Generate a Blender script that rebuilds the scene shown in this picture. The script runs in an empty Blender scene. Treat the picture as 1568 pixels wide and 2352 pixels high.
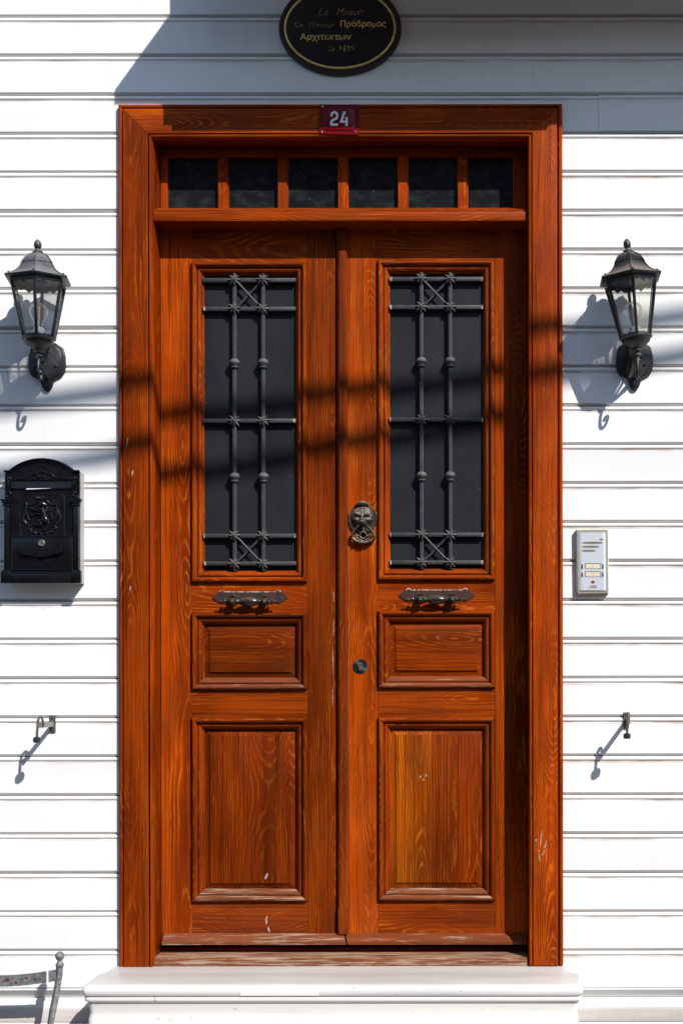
import bpy, bmesh, math, random
from mathutils import Vector, Matrix
R = random.Random(24)
scene = bpy.context.scene
col = scene.collection

# ------------------------------------------------------------------ camera
DIST, XC, ZC, S = 4.8, 0.612, 1.75, 680.0       # camera distance, foot of the optical axis on the wall, photo units per metre
cam = bpy.data.cameras.new('camera')
camo = bpy.data.objects.new('camera', cam)
col.objects.link(camo)
camo.location = (XC, -DIST, ZC)
camo.rotation_euler = (math.radians(90), math.radians(0.07), 0)
cam.sensor_fit = 'AUTO'
cam.sensor_width = 36.0
cam.lens = 36.0 * DIST / 3.4588
cam.shift_x = -0.612 / 3.4588
cam.shift_y = 0.55 / 3.4588
cam.clip_start, cam.clip_end = 0.05, 300
scene.camera = camo

# ------------------------------------------------------------------ light
SA, SB = 0.845, 1.155                            # sun slope: sideways and downwards per metre of depth
world = bpy.data.worlds.new('World')
scene.world = world
world.use_nodes = True
wn = world.node_tree.nodes
wl = world.node_tree.links
bg = wn['Background']
sky = wn.new('ShaderNodeTexSky')
sky.sky_type = 'NISHITA'
sky.sun_disc = False
sky.sun_elevation = math.atan2(SB, math.hypot(1, SA))
sky.sun_rotation = math.atan2(SA, -1.0)
sky.air_density = 1.0
sky.dust_density = 0.5
sky.ozone_density = 2.5
wl.new(sky.outputs[0], bg.inputs[0])
bg.inputs[1].default_value = 0.15
sun = bpy.data.lights.new('sun', 'SUN')
sun.energy = 5.0
sun.angle = math.radians(0.53)
sun.color = (1.0, 0.965, 0.925)
suno = bpy.data.objects.new('sun', sun)
col.objects.link(suno)
suno.location = (4, -6, 9)
suno.rotation_euler = Vector((-SA, 1.0, -SB)).to_track_quat('-Z', 'Y').to_euler()
scene.view_settings.view_transform = 'Standard'
scene.view_settings.look = 'None'
scene.view_settings.exposure = 0.36
scene.view_settings.gamma = 1.0
scene.render.engine = 'CYCLES'

# ------------------------------------------------------------------ helpers
def U(x, y, Y=0.0):
    """photo point (in 1568x2352 units) at depth Y -> world X, Z"""
    s = (DIST + Y) / DIST
    return XC + (x - 1200.0) / S * s, ZC - (y - 1550.0) / S * s
def UX(x, Y=0.0): return U(x, 0, Y)[0]
def UZ(y, Y=0.0): return U(0, y, Y)[1]

def obj(name, bm, m, parent=None, angle=32, color=None, origin=None):
    bmesh.ops.recalc_face_normals(bm, faces=bm.faces[:])
    me = bpy.data.meshes.new(name)
    if origin is None:
        mn = [min(v.co[i] for v in bm.verts) for i in range(3)]
        mx = [max(v.co[i] for v in bm.verts) for i in range(3)]
        origin = Vector([(mn[i] + mx[i]) / 2 for i in range(3)])
    origin = Vector(origin)
    for v in bm.verts: v.co -= origin
    bm.to_mesh(me); bm.free()
    for p in me.polygons: p.use_smooth = True
    me.set_sharp_from_angle(angle=math.radians(angle))
    me.materials.append(m)
    o = bpy.data.objects.new(name, me)
    col.objects.link(o)
    if parent is not None:
        o.parent = parent
        o.location = origin - world_loc(parent)
    else:
        o.location = origin
    if color is not None: o.color = color
    return o
def world_loc(o):
    v = Vector((0, 0, 0))
    while o is not None:
        v += o.location; o = o.parent
    return v
def thing(name, label, cat, loc=(0, 0, 0), group=None):
    o = bpy.data.objects.new(name, None); col.objects.link(o)
    o.empty_display_size = 0.1
    o.location = loc; o['label'] = label; o['category'] = cat
    if group: o['group'] = group
    return o
def sub(name, parent, loc=None):
    o = bpy.data.objects.new(name, None); col.objects.link(o)
    o.empty_display_size = 0.05
    o.parent = parent
    if loc is not None: o.location = Vector(loc) - world_loc(parent)
    return o
def tag(o, label, cat, group=None):
    o['label'] = label; o['category'] = cat
    if group: o['group'] = group
    return o
def struct(o):
    o['kind'] = 'structure'; return o

def box(bm, x0, x1, y0, y1, z0, z1, bev=0.0, seg=1):
    r = bmesh.ops.create_cube(bm, size=1.0)
    vs = r['verts']
    for v in vs:
        v.co = Vector((x0 + (v.co.x + .5) * (x1 - x0), y0 + (v.co.y + .5) * (y1 - y0), z0 + (v.co.z + .5) * (z1 - z0)))
    if bev > 0:
        es = list({e for v in vs for e in v.link_edges})
        bmesh.ops.bevel(bm, geom=es, offset=bev, segments=seg, profile=0.5, affect='EDGES')
def BX(*a, **k):
    bm = bmesh.new(); box(bm, *a, **k); return bm
def prism(bm, poly, y0, y1, bev=0.0, seg=1, rim=None):
    """polygon [(X,Z)] pushed from y1 (back) to y0 (front)"""
    f = [bm.verts.new((p[0], y0, p[1])) for p in poly]
    b = [bm.verts.new((p[0], y1, p[1])) for p in poly]
    ff = bm.faces.new(f); bm.faces.new(b[::-1])
    n = len(poly)
    for i in range(n):
        bm.faces.new((f[i], b[i], b[(i + 1) % n], f[(i + 1) % n]))
    if bev > 0:
        bmesh.ops.bevel(bm, geom=list(ff.edges), offset=bev, segments=seg, profile=0.5, affect='EDGES')
def PR(*a, **k):
    bm = bmesh.new(); prism(bm, *a, **k); return bm
def lathe(bm, prof, M=Matrix.Identity(4), n=20, a0=0.0):
    """prof [(r,h)] round local Z, placed by M"""
    rings = []
    for r, h in prof:
        if r < 1e-6:
            rings.append([bm.verts.new(M @ Vector((0, 0, h)))])
        else:
            rings.append([bm.verts.new(M @ Vector((r * math.cos(a0 + 2 * math.pi * i / n), r * math.sin(a0 + 2 * math.pi * i / n), h))) for i in range(n)])
    for a, b in zip(rings, rings[1:]):
        for i in range(n):
            j = (i + 1) % n
            q = [a[i % len(a)], a[j % len(a)], b[j % len(b)], b[i % len(b)]]
            q = list(dict.fromkeys(q))
            if len(q) > 2: bm.faces.new(q)
    for rg in (rings[0], rings[-1]):
        if len(rg) > 2: bm.faces.new(rg)
def tube(bm, pts, rad, n=8, flat=1.0, flatdir=None):
    pts = [Vector(p) for p in pts]
    if not hasattr(rad, '__len__'): rad = [rad] * len(pts)
    t0 = (pts[1] - pts[0]).normalized()
    up = Vector((0, 1, 0)) if abs(t0.y) < 0.9 else Vector((1, 0, 0))
    u = t0.cross(up).normalized()
    rings = []
    for i, p in enumerate(pts):
        if i == 0: t = t0
        elif i == len(pts) - 1: t = (pts[i] - pts[i - 1]).normalized()
        else: t = ((pts[i + 1] - pts[i]).normalized() + (pts[i] - pts[i - 1]).normalized()).normalized()
        u = (u - t * u.dot(t)).normalized()
        w = t.cross(u)
        ring = []
        for k in range(n):
            a = 2 * math.pi * k / n
            d = u * math.cos(a) * rad[i] + w * math.sin(a) * rad[i]
            if flatdir is not None:
                fd = Vector(flatdir); d = d - fd * d.dot(fd) * (1 - flat)
            ring.append(bm.verts.new(p + d))
        rings.append(ring)
    for a, b in zip(rings, rings[1:]):
        for k in range(n):
            j = (k + 1) % n
            bm.faces.new((a[k], a[j], b[j], b[k]))
    bm.faces.new(rings[0]); bm.faces.new(rings[-1])
def smooth_path(pts, k=5):
    P = [Vector(p) for p in pts]; out = []
    for i in range(len(P) - 1):
        p0 = P[max(i - 1, 0)]; p1 = P[i]; p2 = P[i + 1]; p3 = P[min(i + 2, len(P) - 1)]
        for j in range(k):
            t = j / k
            out.append(0.5 * ((2 * p1) + (p2 - p0) * t + (2 * p0 - 5 * p1 + 4 * p2 - p3) * t * t + (3 * p1 - p0 - 3 * p2 + p3) * t ** 3))
    out.append(P[-1]); return out
def ribbon(bm, pts, w, y0, y1):
    """flat stroke along [(X,Z)], mitred, with thickness"""
    P = [Vector((p[0], p[1])) for p in pts]
    L, Rr = [], []
    for i, p in enumerate(P):
        d1 = (P[i] - P[i - 1]).normalized() if i else (P[1] - P[0]).normalized()
        d2 = (P[i + 1] - P[i]).normalized() if i < len(P) - 1 else d1
        t = (d1 + d2).normalized(); nrm = Vector((-t.y, t.x))
        k = w / 2 / max(0.4, nrm.dot(Vector((-d1.y, d1.x))))
        L.append(p + nrm * k); Rr.append(p - nrm * k)
    poly = [(q.x, q.y) for q in L] + [(q.x, q.y) for q in reversed(Rr)]
    n = len(L)
    f = [bm.verts.new((q[0], y0, q[1])) for q in poly]; b = [bm.verts.new((q[0], y1, q[1])) for q in poly]
    m = len(poly)
    for i in range(n - 1):
        bm.faces.new((f[i], f[i + 1], f[m - 2 - i], f[m - 1 - i]))
        bm.faces.new((b[i], b[m - 1 - i], b[m - 2 - i], b[i + 1]))
    for i in range(m):
        bm.faces.new((f[i], b[i], b[(i + 1) % m], f[(i + 1) % m]))
def text_bm(body, size, x, z, Y, thick=0.0006, shear=0.0, width=None, offset=0.0, align='CENTER', rot=0.0):
    cu = bpy.data.curves.new('t', 'FONT')
    cu.body = body; cu.size = size; cu.shear = shear; cu.align_x = align
    cu.extrude = thick / 2; cu.offset = offset * size; cu.resolution_u = 3
    o = bpy.data.objects.new('t', cu); col.objects.link(o)
    bpy.context.view_layer.update()
    me = bpy.data.meshes.new_from_object(o.evaluated_get(bpy.context.evaluated_depsgraph_get()))
    bm = bmesh.new(); bm.from_mesh(me)
    bpy.data.objects.remove(o); bpy.data.meshes.remove(me); bpy.data.curves.remove(cu)
    xs = [v.co.x for v in bm.verts]
    k = width / (max(xs) - min(xs)) if width else 1.0
    c = (max(xs) + min(xs)) / 2 if align == 'CENTER' else min(xs)
    ca, sa = math.cos(rot), math.sin(rot)
    for v in bm.verts:
        lx, lz = (v.co.x - c) * k, v.co.y
        v.co = Vector((x + lx * ca - lz * sa, Y - v.co.z, z + lx * sa + lz * ca))
    return bm
MY = Matrix.Rotation(math.radians(90), 4, 'X')     # local Z -> -Y (towards the street)
def out_at(x, y, z): return Matrix.Translation((x, y, z)) @ MY
def along_x(x, y, z): return Matrix.Translation((x, y, z)) @ Matrix.Rotation(math.radians(90), 4, 'Y')

# ------------------------------------------------------------------ materials
class G:
    def __init__(self, name):
        self.m = bpy.data.materials.new(name); self.m.use_nodes = True
        self.t = self.m.node_tree; self.b = self.t.nodes['Principled BSDF']
        self.out = self.t.nodes['Material Output']
    def n(self, typ, **kw):
        x = self.t.nodes.new('ShaderNode' + typ)
        for k, v in kw.items(): setattr(x, k, v)
        return x
    def put(self, sock, v):
        if hasattr(v, 'is_linked') or hasattr(v, 'links'): self.t.links.new(v, sock)
        elif v is not None: sock.default_value = v
    def math(self, op, a, b=None, c=None, clamp=False):
        x = self.n('Math', operation=op); x.use_clamp = clamp
        for i, v in enumerate((a, b, c)):
            if v is not None: self.put(x.inputs[i], v)
        return x.outputs[0]
    def mix(self, f, a, b, blend='MIX'):
        x = self.n('Mix', data_type='RGBA', blend_type=blend)
        self.put(x.inputs[0], f)
        for i, v in ((6, a), (7, b)):
            self.put(x.inputs[i], (*v, 1.0) if isinstance(v, tuple) and len(v) == 3 else v)
        return x.outputs[2]
    def noise(self, vec, scale, detail=3.0, rough=0.5, dist=0.0):
        x = self.n('TexNoise'); self.put(x.inputs['Vector'], vec)
        x.inputs['Scale'].default_value = scale; x.inputs['Detail'].default_value = detail
        x.inputs['Roughness'].default_value = rough; x.inputs['Distortion'].default_value = dist
        return x.outputs[0]
    def step(self, v, lo, hi, a=0.0, b=1.0):
        x = self.n('MapRange', interpolation_type='SMOOTHSTEP'); self.put(x.inputs[0], v)
        for i, q in enumerate((lo, hi, a, b)): self.put(x.inputs[i + 1], q)
        return x.outputs[0]
    def xyz(self, v):
        x = self.n('SeparateXYZ'); self.put(x.inputs[0], v); return x.outputs
    def comb(self, a, b, c):
        x = self.n('CombineXYZ')
        for i, v in enumerate((a, b, c)): self.put(x.inputs[i], v)
        return x.outputs[0]
    def vscale(self, v, s):
        x = self.n('VectorMath', operation='MULTIPLY'); self.put(x.inputs[0], v); x.inputs[1].default_value = s; return x.outputs[0]
    def vadd(self, v, s):
        x = self.n('VectorMath', operation='ADD'); self.put(x.inputs[0], v); self.put(x.inputs[1], s); return x.outputs[0]
    def oc(self): return self.n('TexCoord').outputs['Object']
    def pos(self): return self.n('NewGeometry').outputs['Position']
    def bump(self, h, strength, dist):
        x = self.n('Bump'); self.put(x.inputs['Height'], h)
        x.inputs['Strength'].default_value = strength; x.inputs['Distance'].default_value = dist
        self.t.links.new(x.outputs[0], self.b.inputs['Normal'])
    def set(self, **kw):
        names = dict(color='Base Color', rough='Roughness', metal='Metallic', spec='Specular IOR Level', coat='Coat Weight', coatr='Coat Roughness')
        for k, v in kw.items():
            if k == 'color' and isinstance(v, tuple) and len(v) == 3: v = (*v, 1.0)
            self.put(self.b.inputs[names[k]], v)

def wood(name, axis):
    """solid sawn pine: rings round a wandering pith, varnish, worn patches (object alpha = wear, object colour = tint)"""
    g = G(name)
    oi = g.n('ObjectInfo'); rnd = oi.outputs['Random']
    x, y, z = g.xyz(g.oc())
    if axis == 'X': x, z = z, x
    r1 = g.math('FRACT', g.math('MULTIPLY', rnd, 17.31)); r2 = g.math('FRACT', g.math('MULTIPLY', rnd, 53.77))
    zo = g.math('ADD', z, g.math('MULTIPLY', rnd, 90.0))
    n1 = g.noise(g.comb(zo, 3.1, 0.0), 0.9, 2.0); n2 = g.noise(g.comb(zo, 0.0, 7.7), 1.25, 1.5)
    u = g.math('ADD', g.math('ADD', x, g.math('MULTIPLY', g.math('SUBTRACT', n1, 0.5), 0.07)), g.math('MULTIPLY', g.math('SUBTRACT', r1, 0.5), 0.09))
    v = g.math('ADD', g.math('MULTIPLY', y, 0.6), g.math('ADD', g.math('MULTIPLY', g.math('SUBTRACT', n2, 0.30), 0.24), g.math('MULTIPLY', g.math('SUBTRACT', r2, 0.35), 0.08)))
    p = g.comb(x, y, zo)
    dis = g.noise(g.vscale(p, (34.0, 34.0, 7.0)), 1.0, 4.0, 0.6)
    r = g.math('SQRT', g.math('ADD', g.math('MULTIPLY', u, u), g.math('MULTIPLY', v, v)))
    r = g.math('ADD', r, g.math('MULTIPLY', dis, 0.011))
    ring = g.math('FRACT', g.math('MULTIPLY', r, g.math('MULTIPLY_ADD', g.math('FRACT', g.math('MULTIPLY', rnd, 29.7)), 110.0, 105.0)))
    line = g.math('MULTIPLY', g.step(ring, 0.56, 0.84), g.step(ring, 1.0, 0.90))
    brk = g.step(g.noise(g.vscale(p, (150.0, 150.0, 14.0)), 1.0, 3.0, 0.6), 0.30, 0.54)
    line = g.math('MULTIPLY', line, brk)
    fib = g.noise(g.vscale(p, (330.0, 330.0, 9.0)), 1.0, 2.0, 0.6)
    fib2 = g.noise(g.vscale(p, (120.0, 120.0, 2.2)), 1.0, 3.0, 0.65)
    blot = g.noise(g.vscale(p, (9.0, 9.0, 2.0)), 1.0, 3.0, 0.6)
    amp = g.step(g.noise(g.vscale(p, (16.0, 16.0, 3.5)), 1.0, 3.0, 0.6), 0.38, 0.68)
    base = g.mix(g.step(blot, 0.28, 0.72), (0.138, 0.0155, 0.0005), (0.325, 0.0425, 0.0006))
    base = g.mix(g.math('MULTIPLY', line, g.math('MULTIPLY_ADD', amp, 0.62, 0.12)), base, (0.53, 0.128, 0.007))
    base = g.mix(g.step(fib2, 0.54, 0.32, 0.0, 0.66), base, (0.078, 0.0095, 0.0010))
    base = g.mix(g.step(fib, 0.62, 0.80, 0.0, 0.25), base, (0.55, 0.15, 0.02))
    old = g.step(g.noise(g.vscale(p, (5.0, 5.0, 3.0)), 1.0, 5.0, 0.7), 0.46, 0.72)
    base = g.mix(g.math('MULTIPLY', old, 0.45), base, (0.135, 0.030, 0.0065))
    base = g.mix(1.0, base, oi.outputs['Color'], 'MULTIPLY')
    wear = oi.outputs['Alpha']
    base = g.mix(g.step(wear, 0.12, 0.62, 0.0, 0.70), base, (0.155, 0.058, 0.028))
    wn_ = g.noise(g.vscale(p, (300.0, 300.0, 7.0)), 1.0, 4.0, 0.7)
    wb = g.noise(g.vscale(p, (70.0, 70.0, 5.0)), 1.0, 4.0, 0.65)
    ws = g.math('ADD', g.math('MULTIPLY', wn_, 0.62), g.math('MULTIPLY', wb, 0.55))
    th = g.math('SUBTRACT', 0.865, g.math('MULTIPLY', wear, 0.50))
    wm = g.step(g.math('SUBTRACT', ws, th), 0.0, 0.07)
    wm = g.math('MULTIPLY', wm, g.math('MULTIPLY_ADD', g.math('GREATER_THAN', wear, 0.02), 0.9, 0.0))
    wcol = g.mix(fib2, (0.20, 0.115, 0.065), (0.50, 0.39, 0.28))
    g.set(color=g.mix(wm, base, wcol), rough=g.math('ADD', g.math('MULTIPLY_ADD', blot, 0.14, 0.40), g.math('MULTIPLY', wm, 0.3), clamp=True), spec=0.07)
    h = g.math('ADD', g.math('ADD', g.math('MULTIPLY', line, 0.5), g.math('MULTIPLY', fib, 0.35)), g.math('MULTIPLY', wm, -1.0))
    g.bump(h, 0.30, 0.0010)
    return g.m

def paint_siding():
    g = G('white_siding_paint')
    oi = g.n('ObjectInfo'); o = g.oc(); x, y, z = g.xyz(o)
    p = g.pos()
    big = g.noise(g.vscale(p, (1.2, 1.0, 5.0)), 1.0, 4.0)
    grain = g.noise(g.vscale(p, (5.0, 90.0, 230.0)), 1.0, 4.0, 0.6)
    c = g.mix(g.step(big, 0.3, 0.75), (0.800, 0.795, 0.778), (0.715, 0.708, 0.695))
    sp = g.noise(g.vscale(p, (4.5, 1.0, 60.0)), 1.0, 5.0, 0.7)
    band = g.math('MULTIPLY', g.step(z, 0.1035, 0.1155), g.step(z, 0.1185, 0.1165))
    d1 = g.math('MULTIPLY', band, g.step(sp, 0.36, 0.66))
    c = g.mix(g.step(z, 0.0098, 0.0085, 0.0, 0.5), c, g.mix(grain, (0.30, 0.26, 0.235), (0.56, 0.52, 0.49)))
    lip = g.step(z, 0.0035, 0.0012)
    d2 = g.math('MULTIPLY', lip, g.step(sp, 0.3, 0.6))
    streak = g.step(g.noise(g.vscale(p, (3.0, 1.0, 120.0)), 1.0, 6.0, 0.75), 0.715, 0.77)
    dirt = g.math('MAXIMUM', g.math('MAXIMUM', d1, d2), g.math('MULTIPLY', streak, 0.55))
    c = g.mix(g.math('MULTIPLY', dirt, g.math('MULTIPLY', oi.outputs['Alpha'], 0.95)), c, (0.33, 0.235, 0.165))
    drip = g.step(g.noise(g.vscale(p, (26.0, 1.0, 2.2)), 1.0, 4.0, 0.7), 0.58, 0.78)
    c = g.mix(g.math('MULTIPLY', drip, 0.24), c, (0.50, 0.44, 0.37))
    dots = g.step(g.noise(p, 62.0, 1.0), 0.78, 0.81)
    c = g.mix(g.math('MULTIPLY', dots, 0.5), c, (0.30, 0.22, 0.15))
    c = g.mix(1.0, c, oi.outputs['Color'], 'MULTIPLY')
    g.set(color=c, rough=0.55, spec=0.25)
    g.bump(grain, 0.10, 0.0008)
    return g.m

def plain(name, color, rough=0.5, metal=0.0, var=0.25, scale=30.0, bump=0.0, spec=0.5, col2=None, lo=0.35, hi=0.7):
    g = G(name)
    p = g.pos(); nz = g.noise(p, scale, 4.0, 0.6)
    c2 = col2 or tuple(max(0.0, c * (1 - var)) for c in color)
    g.set(color=g.mix(g.step(nz, lo, hi), color, c2), rough=g.math('MULTIPLY_ADD', nz, 0.2, rough - 0.1), metal=metal, spec=spec)
    if bump: g.bump(g.noise(p, scale * 5, 3.0), bump, 0.001)
    return g.m

def dusty_metal(name, dark, dust, rough=0.5, amount=0.55, scale=45.0):
    """painted iron with grey dust lying on what faces up"""
    g = G(name); p = g.pos()
    nz = g.noise(p, scale, 5.0, 0.65)
    up = g.xyz(g.n('NewGeometry').outputs['Normal'])[2]
    f = g.math('MULTIPLY', g.step(g.math('ADD', up, g.math('MULTIPLY', nz, 1.3)), 0.55, 1.65), amount)
    g.set(color=g.mix(f, dark, dust), rough=g.math('MULTIPLY_ADD', f, 0.35, rough), spec=0.45)
    g.bump(g.noise(p, 260.0, 3.0), 0.18, 0.0008)
    return g.m

def clear_glass(name, tint=(0.93, 0.95, 0.94), refl=0.10):
    g = G(name)
    tr = g.n('BsdfTransparent'); tr.inputs[0].default_value = (*tint, 1)
    gl = g.n('BsdfGlossy'); gl.inputs['Roughness'].default_value = 0.03; gl.inputs[0].default_value = (1, 1, 1, 1)
    df = g.n('BsdfDiffuse'); df.inputs[0].default_value = (0.6, 0.6, 0.58, 1)
    fr = g.n('Fresnel'); fr.inputs[0].default_value = 1.45
    mx = g.n('MixShader'); g.put(mx.inputs[0], g.math('MULTIPLY', fr.outputs[0], 0.55))
    g.t.links.new(tr.outputs[0], mx.inputs[1]); g.t.links.new(gl.outputs[0], mx.inputs[2])
    m2 = g.n('MixShader'); m2.inputs[0].default_value = refl
    g.t.links.new(mx.outputs[0], m2.inputs[1]); g.t.links.new(df.outputs[0], m2.inputs[2])
    g.t.links.new(m2.outputs[0], g.out.inputs[0])
    return g.m

def marble():
    g = G('white_marble'); p = g.pos()
    n = g.noise(g.vscale(p, (1.3, 2.0, 16.0)), 1.0, 5.0, 0.6, 0.6)
    b = g.noise(p, 9.0, 4.0)
    c = g.mix(g.step(n, 0.45, 0.72), (0.665, 0.65, 0.625), (0.49, 0.495, 0.515))
    c = g.mix(g.step(b, 0.55, 0.8, 0.0, 0.35), c, (0.66, 0.58, 0.50))
    pit = g.step(g.noise(g.vscale(p, (28.0, 28.0, 60.0)), 1.0, 3.0), 0.68, 0.74)
    c = g.mix(g.math('MULTIPLY', pit, 0.75), c, (0.42, 0.30, 0.2))
    up = g.xyz(g.n('NewGeometry').outputs['Normal'])[2]
    dust = g.math('MULTIPLY', g.step(up, 0.6, 0.95), g.math('MULTIPLY_ADD', g.noise(g.vscale(p, (4.0, 14.0, 4.0)), 1.0, 4.0), 0.5, 0.45))
    c = g.mix(dust, c, (0.40, 0.372, 0.335))
    g.set(color=c, rough=0.42, spec=0.4)
    g.bump(g.noise(p, 120.0, 4.0), 0.12, 0.001)
    return g.m

def dark_pane(name, dark, dust, amount=0.4, rough=0.35, lowdust=False):
    g = G(name); p = g.pos()
    n = g.noise(g.vscale(p, (7.0, 7.0, 3.0)), 1.0, 4.0, 0.6)
    sp = g.step(g.noise(p, 150.0, 1.0), 0.79, 0.84)
    f = g.math('MULTIPLY', g.step(n, 0.3, 0.75), amount)
    if lowdust:
        sm = g.step(g.noise(g.vscale(p, (22.0, 22.0, 34.0)), 1.0, 5.0, 0.65), 0.42, 0.75)
        f = g.math('MAXIMUM', f, g.math('MULTIPLY_ADD', sm, 0.20, 0.06))
    c = g.mix(f, dark, dust)
    c = g.mix(g.math('MULTIPLY', sp, 0.5), c, (0.5, 0.5, 0.5))
    g.set(color=c, rough=rough, spec=0.22)
    return g.m

WV, WH = wood('varnished_wood_upright', 'Z'), wood('varnished_wood_level', 'X')
SIDING = paint_siding()
WHITE = plain('white_wall_paint', (0.78, 0.775, 0.765), 0.6, var=0.10, scale=7.0, bump=0.05, spec=0.25)
IRON = dusty_metal('grille_iron', (0.026, 0.027, 0.030), (0.135, 0.125, 0.118), 0.55, 0.75)
CHIP = plain('chipped_primer', (0.40, 0.37, 0.33), 0.8, col2=(0.16, 0.065, 0.03), scale=150.0, lo=0.42, hi=0.56)
LANT = dusty_metal('lantern_paint', (0.009, 0.011, 0.013), (0.15, 0.15, 0.15), 0.40, 0.8, 30.0)
LANT2 = dusty_metal('lantern_paint_dusty', (0.010, 0.010, 0.011), (0.15, 0.122, 0.102), 0.45, 0.9, 26.0)
MAIL = plain('mailbox_black', (0.0030, 0.0033, 0.004), 0.27, var=-0.6, scale=24.0, bump=0.05)
GREY = plain('mailbox_side_grey', (0.33, 0.32, 0.32), 0.5, var=0.1)
BRONZE = dusty_metal('aged_bronze', (0.016, 0.013, 0.009), (0.13, 0.105, 0.075), 0.20, 0.45, 70.0)
BRONZE2 = dusty_metal('knocker_bronze', (0.030, 0.022, 0.015), (0.20, 0.145, 0.10), 0.36, 0.9, 60.0)
PLATEM = plain('worn_handle_plate', (0.065, 0.026, 0.018), 0.40, col2=(0.028, 0.020, 0.018), scale=45.0)
CHIPW = plain('flaked_edge', (0.60, 0.55, 0.50), 0.8, col2=(0.16, 0.09, 0.07), scale=120.0, lo=0.42, hi=0.55)
ALU = plain('intercom_aluminium', (0.57, 0.60, 0.635), 0.36, metal=0.2, var=0.05, spec=0.5)
OLIVE = plain('intercom_frame', (0.27, 0.25, 0.19), 0.45, var=0.15)
CREAM = plain('cream_label', (0.62, 0.54, 0.40), 0.5, var=0.08)
DARK = plain('dark_plastic', (0.012, 0.010, 0.014), 0.4)
CHROME = plain('chrome', (0.75, 0.75, 0.77), 0.16, metal=1.0, var=0.05)
REDLED = plain('red_indicator', (0.45, 0.02, 0.01), 0.25)
TAN = plain('tan_print', (0.62, 0.50, 0.38), 0.6, var=0.05)
RED = plain('red_enamel', (0.135, 0.0012, 0.005), 0.30, var=0.1, spec=0.25)
DIGIT = plain('white_enamel', (0.72, 0.74, 0.77), 0.3, var=0.05)
NAVY = plain('plaque_glass', (0.0035, 0.005, 0.010), 0.22, var=0.2, scale=8.0)
RIM = plain('plaque_rim', (0.018, 0.0085, 0.007), 0.4, var=0.3)
GOLD = plain('worn_gold', (0.95, 0.70, 0.25), 0.30, metal=0.15, col2=(0.70, 0.48, 0.12), scale=90.0)
GOLDDIM = plain('faded_gold', (0.70, 0.48, 0.15), 0.5, metal=0.1, col2=(0.015, 0.012, 0.012), scale=260.0, lo=0.40, hi=0.56)
FADED = plain('faded_lettering', (0.010, 0.009, 0.010), 0.5)
MARBLE = marble()
PATCH = plain('marble_patch', (0.80, 0.785, 0.76), 0.4, var=0.06)
GLASS = clear_glass('lantern_glass', (0.985, 0.988, 0.98), 0.018)
BULBG = clear_glass('bulb_glass', (0.985, 0.982, 0.975), 0.03)
FIL = plain('amber_filament', (0.85, 0.32, 0.04), 0.4, var=0.05)
SOCK = plain('bulb_socket', (0.42, 0.45, 0.48), 0.35, var=0.15)
DGLASS = dark_pane('dark_door_pane', (0.0085, 0.0092, 0.0105), (0.0165, 0.0178, 0.0195), 0.8, 0.55)
TGLASS = dark_pane('dusty_transom_pane', (0.004, 0.005, 0.0055), (0.075, 0.09, 0.09), 0.06, 0.16, True)
CHAIRM = plain('weathered_chair_iron', (0.085, 0.09, 0.095), 0.6, col2=(0.20, 0.20, 0.205), scale=55.0, bump=0.3)
RUST = plain('rust_spot', (0.11, 0.035, 0.018), 0.8, col2=(0.05, 0.03, 0.025), scale=200.0)
STAY = plain('stay_iron', (0.045, 0.046, 0.045), 0.5, col2=(0.11, 0.105, 0.09), scale=120.0, bump=0.2)
STAYL = plain('stay_arm_paint', (0.22, 0.205, 0.175), 0.5, var=0.25, scale=90.0)
KNOBM = plain('stay_knob', (0.02, 0.021, 0.022), 0.35)
ESC = plain('escutcheon_dark', (0.009, 0.014, 0.018), 0.38, var=0.2, spec=0.3)
STEEL = plain('lock_steel', (0.20, 0.19, 0.165), 0.35, metal=0.5, var=0.2)
BRASSK = plain('lock_brass', (0.22, 0.145, 0.085), 0.4, metal=0.6, var=0.2, scale=200.0)
CABLE = plain('cable_rubber', (0.012, 0.012, 0.012), 0.6)
def paving():
    g = G('street_stone'); p = g.pos()
    br = g.n('TexBrick'); g.put(br.inputs['Vector'], p); br.inputs['Scale'].default_value = 3.2
    for i, c in ((1, (0.060, 0.058, 0.056, 1)), (2, (0.045, 0.044, 0.043, 1)), (3, (0.02, 0.02, 0.02, 1))): br.inputs[i].default_value = c
    g.set(color=g.mix(g.noise(p, 6.0, 5.0), br.outputs[0], (0.055, 0.052, 0.05)), rough=0.8)
    return g.m
STREET = paving()

def tint(v=1.0, red=1.0, wear=0.0, jit=0.11):
    k = v * (1 + R.uniform(-jit, jit))
    return (k, k * (2 - red) * (1 + R.uniform(-.05, .05)), k * (2 - red), wear)

# ------------------------------------------------------------------ ground
bm = bmesh.new()
for a in ((-40, -40), (40, -40), (40, 0.6), (-40, 0.6)): bm.verts.new((a[0], a[1], 0))
bm.faces.new(bm.verts[:])
struct(obj('ground', bm, STREET, origin=(0, 0, 0)))

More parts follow.
